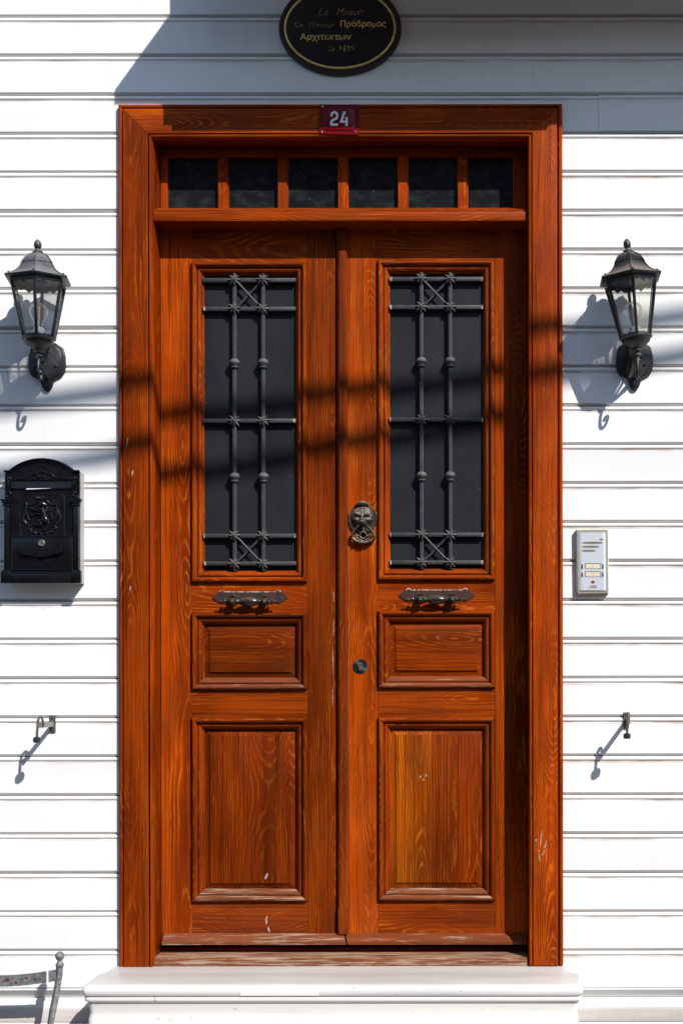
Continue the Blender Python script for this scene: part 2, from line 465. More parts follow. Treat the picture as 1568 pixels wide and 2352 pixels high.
# ------------------------------------------------------------------ clapboard wall
XL, XR = -3.6, 3.8
CAS = -0.022                                     # front of the door casing
C_X0, C_X1 = UX(271.5, CAS), UX(1292, CAS)       # casing outer
O_X0, O_X1 = UX(351, CAS), UX(1211.5, CAS)       # clear opening
C_Z1, O_Z1 = UZ(236, CAS), UZ(310, CAS)
SILL = UZ(2220, CAS)
PITCH = 89.42 / S
wall = thing('clapboard_wall', 'white painted clapboard house wall around the wooden door', 'wall')
def siding_bm(x0, x1):
    H = PITCH
    prof = [(0.020, 0.0), (0.0095, 0.0008), (0.0085, 0.0014), (0.0, 0.0095), (0.0, 0.1140), (0.0032, 0.1152), (0.0034, 0.1160)]
    for k in range(9):
        a = math.radians(-80 + 160 * k / 8)
        prof.append((0.0046 - 0.0062 * math.cos(a), 0.1233 + 0.0067 * math.sin(a)))
    prof += [(0.0080, 0.1304), (0.020, 0.1304)]
    bm = bmesh.new()
    A = [bm.verts.new((x0, y, z)) for y, z in prof]; B = [bm.verts.new((x1, y, z)) for y, z in prof]
    n = len(prof)
    for i in range(n): bm.faces.new((A[i], A[(i + 1) % n], B[(i + 1) % n], B[i]))
    bm.faces.new(A); bm.faces.new(B[::-1])
    return bm
meshes = {}
def board(x0, x1, zb, dirt):
    key = (round(x0, 4), round(x1, 4))
    dy = R.uniform(0, 0.0012)
    if key not in meshes:
        o = obj('siding_board', siding_bm(x0, x1), SIDING, wall, angle=25, origin=(x0, 0, 0))
        meshes[key] = o.data
    else:
        o = bpy.data.objects.new('siding_board', meshes[key]); col.objects.link(o); o.parent = wall
    o.location = (x0, dy, zb + R.uniform(-.0005, .0005))
    o.rotation_euler.y = R.uniform(-.0005, .0005)
    k = R.uniform(0.95, 1.0)
    o.color = (k, k, k, dirt)
for k in range(-8, 25):
    zb = UZ(38 + 89.42 * (k + 1)) if k < 24 else UZ(2269.5)
    if k == 24: zb = UZ(2273.4)
    if k < 3:
        cuts = {1: [UX(253)], 2: [UX(1375)]}.get(k, [R.choice((-1, 1)) * R.uniform(1.7, 2.8)])
        xs = [XL] + cuts + [XR]
        for a, b in zip(xs, xs[1:]): board(a + 0.0004, b - 0.0004, zb, 0.55)
    else:
        board(XL, C_X0 + 0.012, zb, 0.42)
        board(C_X1 - 0.012, XR, zb, 0.85)
bm = bmesh.new()
box(bm, XL, C_X0 + 0.03, 0.021, 0.06, 0, 5.2); box(bm, C_X1 - 0.03, XR, 0.0212, 0.06, 0, 5.2); box(bm, C_X0 + 0.031, C_X1 - 0.031, 0.0214, 0.06, C_Z1 - 0.03, 5.2)
obj('sheathing', bm, WHITE, wall)
# skirt with a slanting underside, and the plinth boards below it
def skirt(x0, x1):
    zt, zb = UZ(2270.5), UZ(2291)
    prof = [(0.02, zt), (-0.006, zt), (-0.006, zt - 0.0025), (0.0145, zb), (0.02, zb)]
    bm = bmesh.new()
    A = [bm.verts.new((x0, y, z)) for y, z in prof]; B = [bm.verts.new((x1, y, z)) for y, z in prof]
    n = len(prof)
    for i in range(n): bm.faces.new((A[i], A[(i + 1) % n], B[(i + 1) % n], B[i]))
    bm.faces.new(A); bm.faces.new(B[::-1])
    return bm
obj('skirt_board', skirt(XL, UX(240)), WHITE, wall); obj('skirt_board', skirt(UX(1318), XR), WHITE, wall)
pz = [UZ(2292.5), UZ(2349), UZ(2440), UZ(2540), UZ(2640), 0.005]
for a, b in zip(pz, pz[1:]):
    for x0, x1 in ((XL, UX(250)), (UX(1310), XR)):
        obj('plinth_board', BX(x0, x1, 0.006, 0.0208, b + 0.002, a, bev=0.003, seg=2), SIDING, wall, color=(1, 1, 1, 0.3))

# ------------------------------------------------------------------ bay above (out of the frame, throws the shadow at the top)
bay = thing('upper_bay', 'projecting upper storey bay shading the wall above the door', 'bay')
P1, P2, P3, P4 = 0.25, 0.47, 0.35, 0.34
def bay_edge(xs, P): return UX(xs) + SA * P
def bay_z(ys, P): return UZ(ys) + SB * P
zs = bay_z(240, P2)
obj('bay_body', BX(bay_edge(390, P1), XR, -P1, 0.02, zs + 0.051, zs + 2.6, bev=0.004), WHITE, bay)
obj('floor_slab', BX(bay_edge(390, P1), XR, -P2, -0.002, zs, zs + 0.05, bev=0.002), WHITE, bay)
obj('beam', BX(bay_edge(366.5, P3), XR, -P3, -P3 + 0.045, bay_z(311, P3), zs - 0.001, bev=0.002), WHITE, bay)
obj('trim', BX(bay_edge(387, P4), UX(1240) + SA * P4, -P4, -P4 + 0.03, bay_z(323, P4), bay_z(311, P3) - 0.0005), WHITE, bay)

# ------------------------------------------------------------------ door frame
frame = thing('door_frame', 'orange brown varnished wooden door casing with mitred lintel and worn threshold', 'door frame', (UX(780), 0, SILL))
def casing_profile():
    w = O_X0 - C_X0
    p = [(0.0, 0.012), (0.0, -0.010), (0.002, -0.0155), (0.006, -0.0185), (0.011, -0.0175), (0.0145, -0.013), (0.0155, -0.010), (0.0178, -0.010), (0.0185, -0.0215), (0.020, -0.022)]
    e = w
    p += [(e - 0.0165, -0.022), (e - 0.0150, -0.0205), (e - 0.0145, -0.0130), (e - 0.0120, -0.0130), (e - 0.0115, -0.019), (e - 0.008, -0.0245), (e - 0.004, -0.0235), (e - 0.001, -0.0185), (e, -0.012), (e, 0.012)]
    return p
def strip(prof, x0, x1, z0, z1, side, yoff=0.0, cut0=True, cut1=True, gap=0.00015):
    """mitred moulding piece on one side of a rectangle; prof (inset, y)"""
    bm = bmesh.new(); A, B = [], []
    for t, y in prof:
        a, b = (t + gap if cut0 else 0), (t + gap if cut1 else 0)
        if side == 'L': pa, pb = (x0 + t, z0 + a), (x0 + t, z1 - b)
        if side == 'R': pa, pb = (x1 - t, z0 + a), (x1 - t, z1 - b)
        if side == 'T': pa, pb = (x0 + a, z1 - t), (x1 - b, z1 - t)
        if side == 'B': pa, pb = (x0 + a, z0 + t), (x1 - b, z0 + t)
        A.append(bm.verts.new((pa[0], y + yoff, pa[1]))); B.append(bm.verts.new((pb[0], y + yoff, pb[1])))
    n = len(prof)
    for i in range(n): bm.faces.new((A[i], A[(i + 1) % n], B[(i + 1) % n], B[i]))
    bm.faces.new(A); bm.faces.new(B[::-1])
    return bm
cp = casing_profile()
obj('casing_board', strip(cp, C_X0, C_X1, SILL + 0.001, C_Z1, 'L', cut0=False, gap=0.0007), WV, frame, color=tint(0.98, 1.0, 0.10))
obj('casing_board', strip(cp, C_X0, C_X1, SILL + 0.003, C_Z1, 'R', cut0=False, gap=0.0007), WV, frame, color=tint(1.02, 1.0, 0.07))
obj('casing_board', strip(cp, C_X0, C_X1, SILL, C_Z1, 'T', gap=0.0007), WH, frame, color=tint(0.92, 1.0, 0.02))
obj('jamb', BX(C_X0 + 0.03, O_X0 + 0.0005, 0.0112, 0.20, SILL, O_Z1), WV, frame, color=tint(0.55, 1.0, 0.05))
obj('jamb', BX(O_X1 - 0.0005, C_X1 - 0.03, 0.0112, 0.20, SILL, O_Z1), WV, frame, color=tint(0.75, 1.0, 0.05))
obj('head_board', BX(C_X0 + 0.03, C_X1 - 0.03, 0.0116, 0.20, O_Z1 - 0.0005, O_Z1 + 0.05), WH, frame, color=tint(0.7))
DY = 0.080                                       # face of the door leaves
bm = bmesh.new()                                 # unlit hallway behind the door
HALL = plain('hallway_plaster', (0.10, 0.09, 0.08), 0.9, var=0.1)
for a in ((-1.3, -1.25, 0.062, 2.6, 0.3, 4.2), (1.3, 1.35, 0.062, 2.6, 0.3, 4.2), (-1.249, 1.299, 0.2, 2.6, 0.3, 0.7), (-1.249, 1.299, 0.062, 2.6, 4.0, 4.2), (-1.249, 1.299, 2.5, 2.6, 0.701, 3.999)): box(bm, *a)
hall = struct(obj('hallway', bm, HALL))
# threshold
thr = sub('threshold', frame, (UX(780), 0, SILL))
bm = PR([(0, 0)] * 0 or [(0, 0), (1, 0), (1, 1)], 0, 1); bm.free()
def bar_x(prof, x0, x1):
    bm = bmesh.new()
    A = [bm.verts.new((x0, y, z)) for y, z in prof]; B = [bm.verts.new((x1, y, z)) for y, z in prof]
    n = len(prof)
    for i in range(n): bm.faces.new((A[i], A[(i + 1) % n], B[(i + 1) % n], B[i]))
    bm.faces.new(A); bm.faces.new(B[::-1])
    return bm
tz = UZ(2199.5, -0.012)
obj('tread', bar_x([(-0.012, SILL + 0.001), (-0.013, tz - 0.003), (-0.010, tz), (0.088, tz + 0.0035), (0.088, SILL + 0.001)], O_X0 + 0.001, O_X1 - 0.004), WH, thr, color=tint(0.80, 1.0, 0.62))
obj('stop_strip', BX(O_X0 + 0.001, O_X1 - 0.002, 0.0885, 0.135, SILL + 0.001, UZ(2175.5, 0.088), bev=0.002), WH, thr, color=tint(0.8, 1.0, 0.25))
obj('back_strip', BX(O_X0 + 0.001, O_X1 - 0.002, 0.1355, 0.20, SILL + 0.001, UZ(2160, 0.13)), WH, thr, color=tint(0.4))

# ------------------------------------------------------------------ transom window
trans = thing('transom_window', 'dark six pane transom window with wooden mullions above the door', 'window', (UX(780), DY, UZ(478, DY)))
TB0, TB1 = UZ(507, -0.008), UZ(485.5, -0.010)
obj('transom_rail', BX(O_X0 + 0.0005, O_X1 - 0.001, -0.008, 0.13, TB0, TB1, bev=0.0025, seg=2), WH, trans, color=tint(1.0, 1.0, 0.03))
zs_ = UZ(478, 0.0)
obj('sill_strip', bar_x([(-0.0035, TB1 + 0.0006), (-0.0035, TB1 + 0.0085), (0.062, UZ(477, 0.062)), (0.13, UZ(477, 0.062)), (0.13, TB1 + 0.0006)], O_X0 + 0.0005, O_X1 - 0.001), WH, trans, color=tint(0.92, 1.0, 0.08))
GY = 0.098
gz0, gz1 = UZ(477, 0.062) + 0.0005, O_Z1 - 0.001
pz1 = UZ(358, DY)
obj('top_rail', BX(O_X0 + 0.001, O_X1 - 0.001, DY, 0.13, pz1, gz1, bev=0.003), WH, trans, color=tint(0.85))
lx = UX(385.5, DY); rx = UX(1178, DY)
obj('side_stile', BX(O_X0 + 0.001, lx, DY + 0.0008, 0.13, gz0, pz1, bev=0.003), WV, trans, color=tint(1.0))
obj('side_stile', BX(rx, O_X1 - 0.001, DY + 0.0008, 0.13, gz0, pz1, bev=0.003), WV, trans, color=tint(0.9))
mull = [(500, 525.5), (637, 662), (775.5, 800.5), (913, 938.5), (1050, 1075.5)]
edges = [lx]
for a, b in mull:
    xa, xb = UX(a, DY), UX(b, DY)
    bm = PR([(xa + 0.004, gz0), (xb - 0.004, gz0), (xb - 0.004, pz1), (xa + 0.004, pz1)], DY, DY + 0.05)
    box(bm, xa, xb, DY + 0.007, DY + 0.0495, gz0 + 0.0003, pz1 - 0.0003)
    obj('mullion', bm, WV, trans, color=tint(1.05))
    edges += [xa, xb]
edges.append(rx)
for i in range(0, len(edges), 2):
    o = obj('pane', BX(edges[i] - 0.002, edges[i + 1] + 0.002, GY, GY + 0.004, gz0, pz1), TGLASS, trans)
    o.rotation_euler = (R.uniform(-.008, .008), 0, R.uniform(-.012, .012))

# ------------------------------------------------------------------ door leaves
mp = [(0.0, 0.025), (0.0, -0.004), (0.0015, -0.0095), (0.005, -0.0140), (0.010, -0.0150), (0.0145, -0.0125), (0.0175, -0.0070), (0.0185, -0.001), (0.0215, 0.000), (0.0220, -0.0035),
      (0.0255, -0.0045), (0.031, -0.0020), (0.0350, 0.0035), (0.0370, 0.0095), (0.0405, 0.0110), (0.0405, 0.025)]
def moulding(parent, x0, x1, z0, z1, v, wears, wide=0.0405):
    k = wide / 0.0405
    pr = [(t * k, y) for t, y in mp]
    for s, w in zip('LRTB', wears):
        obj('moulding_strip', strip(pr, x0, x1, z0, z1, s, DY), WV if s in 'LR' else WH, parent, angle=40, color=tint(v, 1.0, w))
def raised_panel(parent, x0, x1, z0, z1, v, wear, vert, seams=(), right_side=False):
    """fielded panel, cut into the planks it is glued up from"""
    rings = [(0.036, 0.020), (0.0405, 0.0185), (0.0600, 0.0075), (0.0606, 0.0052), (0.0635, 0.0042)]
    bm = bmesh.new(); L = []
    for t, y in rings:
        L.append([bm.verts.new((a, DY + y, b)) for a, b in ((x0 + t, z0 + t), (x1 - t, z0 + t), (x1 - t, z1 - t), (x0 + t, z1 - t))])
    back = [bm.verts.new((v_.co.x, DY + 0.034, v_.co.z)) for v_ in L[0]]
    for a, b in zip([back] + L, L):
        for i in range(4): bm.faces.new((a[i], a[(i + 1) % 4], b[(i + 1) % 4], b[i]))
    bm.faces.new(L[-1]); bm.faces.new(back[::-1])
    cuts = [x0] + [s for s in seams] + [x1]
    for i in range(len(cuts) - 1):
        b2 = bm.copy()
        for xx, nrm in ((cuts[i], -1), (cuts[i + 1], 1)):
            if x0 < xx < x1:
                g = b2.verts[:] + b2.edges[:] + b2.faces[:]
                r = bmesh.ops.bisect_plane(b2, geom=g, plane_co=(xx - nrm * 0.00045, 0, 0), plane_no=(nrm, 0, 0), clear_outer=True)
                ed = [e for e in r['geom_cut'] if isinstance(e, bmesh.types.BMEdge)]
                if ed: bmesh.ops.edgeloop_fill(b2, edges=ed)
        obj('panel_plank' if seams else 'raised_panel', b2, WV if vert else WH, parent, color=(tint(v, 1.0, wear, 0.10) if not (right_side and seams and i == 0) else (1.15, 1.6, 1.3, 0.04)))
    bm.free()

def star(bm, cx, cz, y, r, ang=0.0):
    """eight-pointed cast rosette"""
    n = 8; c = bm.verts.new((cx, y - 0.0075, cz)); ring = []
    for i in range(n * 2):
        a = ang + math.pi * i / n
        rr = r * R.uniform(0.9, 1.06) if i % 2 == 0 else r * 0.52
        ring.append(bm.verts.new((cx + rr * math.cos(a), y - (0.0005 if i % 2 == 0 else 0.0030), cz + rr * math.sin(a))))
    mid = []
    for i in range(n):
        a = ang + math.pi * 2 * i / n
        mid.append(bm.verts.new((cx + r * 0.55 * math.cos(a), y - 0.0068, cz + r * 0.55 * math.sin(a))))
    back = [bm.verts.new((v.co.x, y + 0.004, v.co.z)) for v in ring]
    m = len(ring)
    for i in range(n):
        t, l, rr_ = ring[2 * i], ring[2 * i - 1], ring[(2 * i + 1) % m]
        bm.faces.new((mid[i], l, t)); bm.faces.new((mid[i], t, rr_))
        bm.faces.new((c, l, mid[i])); bm.faces.new((c, mid[i], rr_))
    for i in range(m): bm.faces.new((ring[i], ring[(i + 1) % m], back[(i + 1) % m], back[i]))
    bm.faces.new(back)
    lathe(bm, [(r * 0.2, 0.0), (r * 0.17, 0.003), (0, 0.0045)], out_at(cx, y - 0.0055, cz), 10)

GLY = DY + 0.0190                                # glass face
def grille(leaf, xv, zh, xa, xb, za, zb):
    gr = sub('iron_grille', leaf, ((xa + xb) / 2, DY, (za + zb) / 2))
    yb = GLY - 0.0215                            # front of the bars
    h = 0.0066
    for x in xv:
        bm = bmesh.new()
        zz = [zb - 0.001 + (za - zb + 0.002) * i / 14 for i in range(15)]
        for i in range(14):
            pass
        tube(bm, [(x + R.uniform(-.0003, .0003), yb + 0.0075, z) for z in zz], [0.0092] * 15, 4)
        bmesh.ops.rotate(bm, verts=bm.verts[:], cent=(x, yb + 0.0075, 0), matrix=Matrix.Rotation(math.radians(45), 3, 'Z'))
        bmesh.ops.bevel(bm, geom=[e for e in bm.edges if abs((e.verts[0].co - e.verts[1].co).normalized().z) > .9], offset=0.0016, segments=2, profile=.5, affect='EDGES')
        obj('upright_bar', bm, IRON, gr)
    for z in zh:
        y2 = yb + 0.0004
        obj('cross_bar', BX(xa - 0.002, xb + 0.002, y2, y2 + 0.0125, z - h, z + h, bev=0.0014, seg=2), IRON, gr)
        for xe, sg in ((xa, 1), (xb, -1)):
            if R.random() < 0.75:
                w = R.uniform(0.004, 0.010)
                obj('bare_bar_end', BX(min(xe, xe + sg * w), max(xe, xe + sg * w), y2 - 0.0006, y2 + 0.013, z - h - 0.0006, z + h + 0.0006, bev=0.001), CHIP, gr)
        for x in xv:
            bm = bmesh.new(); star(bm, x + R.uniform(-.001, .001), z + R.uniform(-.001, .001), yb - 0.0008, 0.0250, R.uniform(-.12, .12) + math.pi / 2)
            obj('star_rosette', bm, IRON, gr, angle=50)
    for z in ((zh[1] * 0.51 + zh[2] * 0.49), (zh[2] * 0.505 + zh[3] * 0.495)):
        for x in xv:
            bm = bmesh.new()
            lathe(bm, [(0.0085, 0.017), (0.0125, 0.0155), (0.0185, 0.006), (0.0195, 0.003), (0.0185, 0.000), (0.0145, -0.007), (0.0135, -0.010), (0.0145, -0.012), (0.0135, -0.0145), (0.0085, -0.0165)],
                  Matrix.Translation((x, yb + 0.0075, z)) @ Matrix.Rotation(R.uniform(-.1, .1), 4, 'Z'), 14)
            obj('collar', bm, IRON, gr, angle=45)
    for z0, z1 in ((zh[0], zh[1]), (zh[3], zh[4])):
        for a, b, off in ((z0, z1, 0.0), (z1, z0, 0.004)):
            bm = bmesh.new()
            tube(bm, [(xv[0] + 0.004, yb + 0.004 + off, a), ((xv[0] + xv[1]) / 2, yb + 0.003 + off, (a + b) / 2), (xv[1] - 0.004, yb + 0.004 + off, b)], [0.0040, 0.0030, 0.0040], 8)
            obj('cross_rod', bm, IRON, gr)

def pull_handle(leaf, cx, zbar, ztop):
    h = sub('pull_handle', leaf, (cx, DY, zbar))
    k = 0.0001 * 14.94 * 2.58 / 10
    # backplate outline taken from the middle outwards
    prof = [(0.0, 0.036), (0.085, 0.036), (0.090, 0.041), (0.097, 0.0425), (0.103, 0.039), (0.108, 0.034), (0.120, 0.027), (0.123, 0.0225), (0.128, 0.0225), (0.1305, 0.018), (0.128, 0.013),
            (0.122, 0.011), (0.116, 0.0045), (0.104, -0.002), (0.097, -0.0035), (0.090, -0.002), (0.085, 0.002), (0.0, 0.002)]
    pts = [(cx + a, zbar + b) for a, b in prof] + [(cx - a, zbar + b) for a, b in prof[-2:0:-1]]
    obj('back_plate', PR(pts, DY - 0.003, DY + 0.001, bev=0.001), PLATEM, h)
    bm = bmesh.new()
    ribbon(bm, [(cx - 0.105, zbar + 0.0355), (cx - 0.097, zbar + 0.0415), (cx - 0.086, zbar + 0.0355), (cx, zbar + 0.0352), (cx + 0.086, zbar + 0.0355), (cx + 0.097, zbar + 0.0415), (cx + 0.106, zbar + 0.036)], 0.0022, DY - 0.0034, DY - 0.0029)
    obj('flaked_edge', bm, CHIPW, h)
    yb = DY - 0.030
    bm = bmesh.new()
    pr = [(0.0085, 0.0), (0.0105, 0.004), (0.0085, 0.008), (0.0075, 0.010), (0.011, 0.014), (0.0145, 0.026), (0.0158, 0.034)]
    full = [(r, -0.0405 + x_) for r, x_ in [(a, b) for a, b in pr]]
    full = [(r, -0.042 + x_) for r, x_ in pr] + [(0.0162, 0.0)] + [(r, 0.042 - x_) for r, x_ in reversed(pr)]
    lathe(bm, full, along_x(cx, yb, zbar), 20)
    obj('grip', bm, BRONZE, h, angle=40)
    for s in (-1, 1):
        bx_ = cx + s * 0.0545
        bm = BX(bx_ - 0.0125, bx_ + 0.0125, yb - 0.012, yb + 0.0125, zbar - 0.0135, zbar + 0.0115, bev=0.0022, seg=2)
        box(bm, bx_ - 0.009, bx_ + 0.009, yb + 0.006, DY + 0.001, zbar - 0.002, zbar + 0.024, bev=0.002)
        b = obj('bracket', bm, BRONZE, h)
        bm = bmesh.new(); lathe(bm, [(0.0105, 0.0), (0.0102, 0.002), (0.008, 0.0042), (0.0072, 0.0042), (0.0062, 0.007), (0.003, 0.0095), (0, 0.010)], out_at(bx_, yb - 0.0118, zbar - 0.001), 18)
        obj('stud', bm, BRONZE, h, angle=40)
        bm = bmesh.new()
        lathe(bm, [(0.008, 0.0), (0.009, 0.002), (0.0055, 0.006), (0.005, 0.009), (0.0125, 0.0112), (0.013, 0.0128), (0.009, 0.0155), (0.0045, 0.019), (0.0036, 0.025), (0.0052, 0.028), (0.0046, 0.032), (0.0, 0.034)],
              Matrix.Translation((bx_ + s * 0.012, yb, zbar)) @ Matrix.Rotation(math.radians(90 * s), 4, 'Y'), 16)
        obj('end_finial', bm, BRONZE, h, angle=40)

def leaf_build(name, label, xl, xr, stl, str_, mo, fields, xv, yh, seams, small, right):
    """xl..xr leaf edges; stl, str_ stile inner edges (photo x at the leaf's face)"""
    leaf = thing(name, label, 'door', ((xl + xr) / 2, DY, UZ(2170, DY)), 'pair of door leaves')
    x0, x1 = UX(stl, DY), UX(str_, DY)
    top, bot = UZ(500, DY), UZ(2168, DY)
    th = 0.046
    v = 1.06 if right else 0.98
    obj('stile', BX(xl, x0 - 0.0004, DY, DY + th, bot, top, bev=0.0008), WV, leaf, color=tint(v * 1.10, 1.0, 0.03))
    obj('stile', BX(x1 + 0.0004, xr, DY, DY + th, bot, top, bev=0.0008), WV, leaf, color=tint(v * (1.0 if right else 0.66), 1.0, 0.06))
    rz = [top] + [UZ(q, DY) for m in mo for q in m] + [bot]
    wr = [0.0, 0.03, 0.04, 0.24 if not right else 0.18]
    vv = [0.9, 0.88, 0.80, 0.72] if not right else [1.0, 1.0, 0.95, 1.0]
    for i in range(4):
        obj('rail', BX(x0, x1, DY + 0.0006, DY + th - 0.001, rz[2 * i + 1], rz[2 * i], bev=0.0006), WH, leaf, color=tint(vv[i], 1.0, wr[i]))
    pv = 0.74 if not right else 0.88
    for i, m in enumerate(mo):
        za, zb = UZ(m[0], DY), UZ(m[1], DY)
        moulding(leaf, x0, x1, zb, za, pv * (1.05 if i == 0 else 0.92), ((0.0, 0.0, 0.0, 0.14), (0.04, 0.03, 0.05, 0.44), (0.06, 0.10, 0.16, 0.50))[i])
    za, zb = UZ(mo[0][0], DY), UZ(mo[0][1], DY)
    obj('pane', BX(x0 + 0.036, x1 - 0.036, GLY, GLY + 0.005, zb + 0.036, za - 0.036), DGLASS, leaf)
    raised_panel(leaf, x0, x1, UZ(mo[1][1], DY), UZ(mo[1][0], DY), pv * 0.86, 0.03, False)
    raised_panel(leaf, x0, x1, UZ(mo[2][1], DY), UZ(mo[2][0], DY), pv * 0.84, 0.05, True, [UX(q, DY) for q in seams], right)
    grille(leaf, [UX(q, GLY - .02) for q in xv], [UZ(q, GLY - .02) for q in yh], x0 + 0.0405, x1 - 0.0405, za - 0.0405, zb + 0.0405)
    return leaf

xm = UX(771, DY)
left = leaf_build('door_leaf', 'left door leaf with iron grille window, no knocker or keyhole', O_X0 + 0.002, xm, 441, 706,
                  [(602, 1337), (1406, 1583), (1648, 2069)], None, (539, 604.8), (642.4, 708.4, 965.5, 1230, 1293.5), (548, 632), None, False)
right = leaf_build('door_leaf', 'right door leaf carrying the lion head knocker and round keyhole', xm + 0.004, O_X1 - 0.002, 868, 1136,
                   [(599, 1333), (1402, 1580), (1647, 2068)], None, (968, 1034), (640.5, 705, 963.6, 1228, 1291.7), (991, 1051), None, True)
pull_handle(left, UX(571, DY - .03), UZ(1381.5, DY - .03), 0)
pull_handle(right, UX(1001.5, DY - .03), UZ(1377.5, DY - .03), 0)
# astragal on the right leaf's edge, stop-chamfered at both ends
ax0, ax1 = UX(775.5, DY - .018), UX(797.5, DY - .018)
bm = bmesh.new(); cz = [UZ(q, DY) for q in (2143, 2085, 2079, 640, 560, 552, 502)]
fl = [0, 0, 1, 1, 1, 0, 0]
rows = []
for z, c in zip(cz, fl):
    k = 0.006 if c else 0.0015
    rows.append([bm.verts.new(p) for p in ((ax0, DY + 0.001, z), (ax0, DY - 0.018 + k, z), (ax0 + k, DY - 0.018, z), (ax1 - k, DY - 0.018, z), (ax1, DY - 0.018 + k, z), (ax1, DY + 0.001, z))])
for a, b in zip(rows, rows[1:]):
    for i in range(6): bm.faces.new((a[i], a[(i + 1) % 6], b[(i + 1) % 6], b[i]))
bm.faces.new(rows[0]); bm.faces.new(rows[-1][::-1])
obj('astragal', bm, WV, right, color=tint(0.62, 1.0, 0.20))
# weather boards along the feet of the leaves
def weather(parent, x0, x1, wear, dl, dr):
    zt, zb = UZ(2143, DY - .003), UZ(2169.5, DY - 0.034)
    prof = [(0.0, zb), (-0.034, zb), (-0.0345, zb + 0.010), (-0.031, zb + 0.012), (-0.022, zb + 0.024), (-0.008, zb + 0.030), (-0.003, zt), (0.0, zt)]
    bm = bmesh.new(); A, B = [], []
    for y, z in prof:
        t = (z - zb) / (zt - zb)
        A.append(bm.verts.new((x0 + dl * t, DY + y, z))); B.append(bm.verts.new((x1 - dr * t, DY + y, z)))
    n = len(prof)
    for i in range(n): bm.faces.new((A[i], A[(i + 1) % n], B[(i + 1) % n], B[i]))
    bm.faces.new(A); bm.faces.new(B[::-1])
    obj('weather_board', bm, WH, parent, color=tint(0.66, 1.0, wear))
weather(left, UX(371, DY - .03), UX(794, DY - .03), 0.52, 0.004, 0.012)
weather(right, UX(799, DY - .03), O_X1 - 0.004, 0.40, -0.012, 0.0)

# paint splashes and scrapes on the wood
SPLASH = plain('white_splash', (0.48, 0.44, 0.40), 0.7, col2=(0.24, 0.12, 0.075), scale=300.0, lo=0.40, hi=0.56)
def blob(name, parent, x, y, w, h, Y, lean=0.0, n=14):
    cx_, cz_ = U(x, y, Y); pts = []
    for i in range(n):
        a = 2 * math.pi * i / n; k = R.uniform(0.55, 1.1)
        pts.append((cx_ + (w / 2 * math.cos(a) * k + lean * h / 2 * math.sin(a)) / S, cz_ + h / 2 * math.sin(a) * R.uniform(.85, 1.05) / S))
    obj(name, PR(pts, Y - 0.0005, Y + 0.0003), SPLASH, parent)
for x, y, w, h, l in ((611, 2112, 5, 24, 0.05), (616, 2134, 6, 12, -0.1)): blob('paint_splash', left, x, y, w, h, DY + 0.0006, l)
blob('paint_splash', left, 611, 2012, 7, 17, DY + 0.0042, 0.35)
for x, y, h in ((766, 1440, 46), (764.5, 1520, 70), (763.5, 1600, 50), (766, 1370, 24)): blob('paint_splash', left, x, y, 1.5, h, DY, 0.0)
for x, y, w, h, l in ((1241, 1926, 3.2, 42, 0.12), (1237, 1965, 2.6, 30, -0.1), (1251, 1940, 2.8, 22, 0.25), (1247, 1958, 4, 14, 0.4), (1230, 1930, 4, 6, 0)): blob('scrape', frame, x, y, w, h, -0.0222, l)
for x, y in ((964, 1784), (972, 1790), (978, 1781)): blob('paint_splash', right, x, y, 4, 6, DY + 0.0042)
for x, y, w, h in ((305, 1085, 4, 13), (293, 1015, 2.5, 22), (300, 1350, 2.5, 12)): blob('scrape', frame, x, y, w, h, -0.0222, 0.2)

# knocker ------------------------------------------------------------
def K(x, y, Y=DY): return U((1380 + x / 11.2) / 1.7417, (1990 + y / 11.2) / 1.7417, Y)
kn = sub('lion_knocker', right, (K(785, 1100)[0], DY, K(785, 1100)[1]))
out_ = [(740, 210), (770, 130), (800, 175), (835, 215), (960, 240), (1080, 300), (1090, 390), (1230, 440), (1265, 590), (1330, 660), (1440, 700), (1440, 850), (1420, 1000), (1400, 1200), (1330, 1380), (1260, 1500),
        (1050, 1560), (790, 1600), (520, 1560), (330, 1520), (240, 1330), (170, 1120), (140, 950), (130, 780), (200, 700), (300, 630), (330, 520), (350, 450), (470, 400), (500, 300), (620, 235)]
obj('back_plate', PR([K(*p) for p in out_], DY - 0.006, DY + 0.001, bev=0.003, seg=2), BRONZE2, kn)
bm = bmesh.new()
def gs(x, y, cx, cy, sx, sy): return math.exp(-((x - cx) / sx) ** 2 - ((y - cy) / sy) ** 2)
NX, NY_ = 64, 64; gv = {}
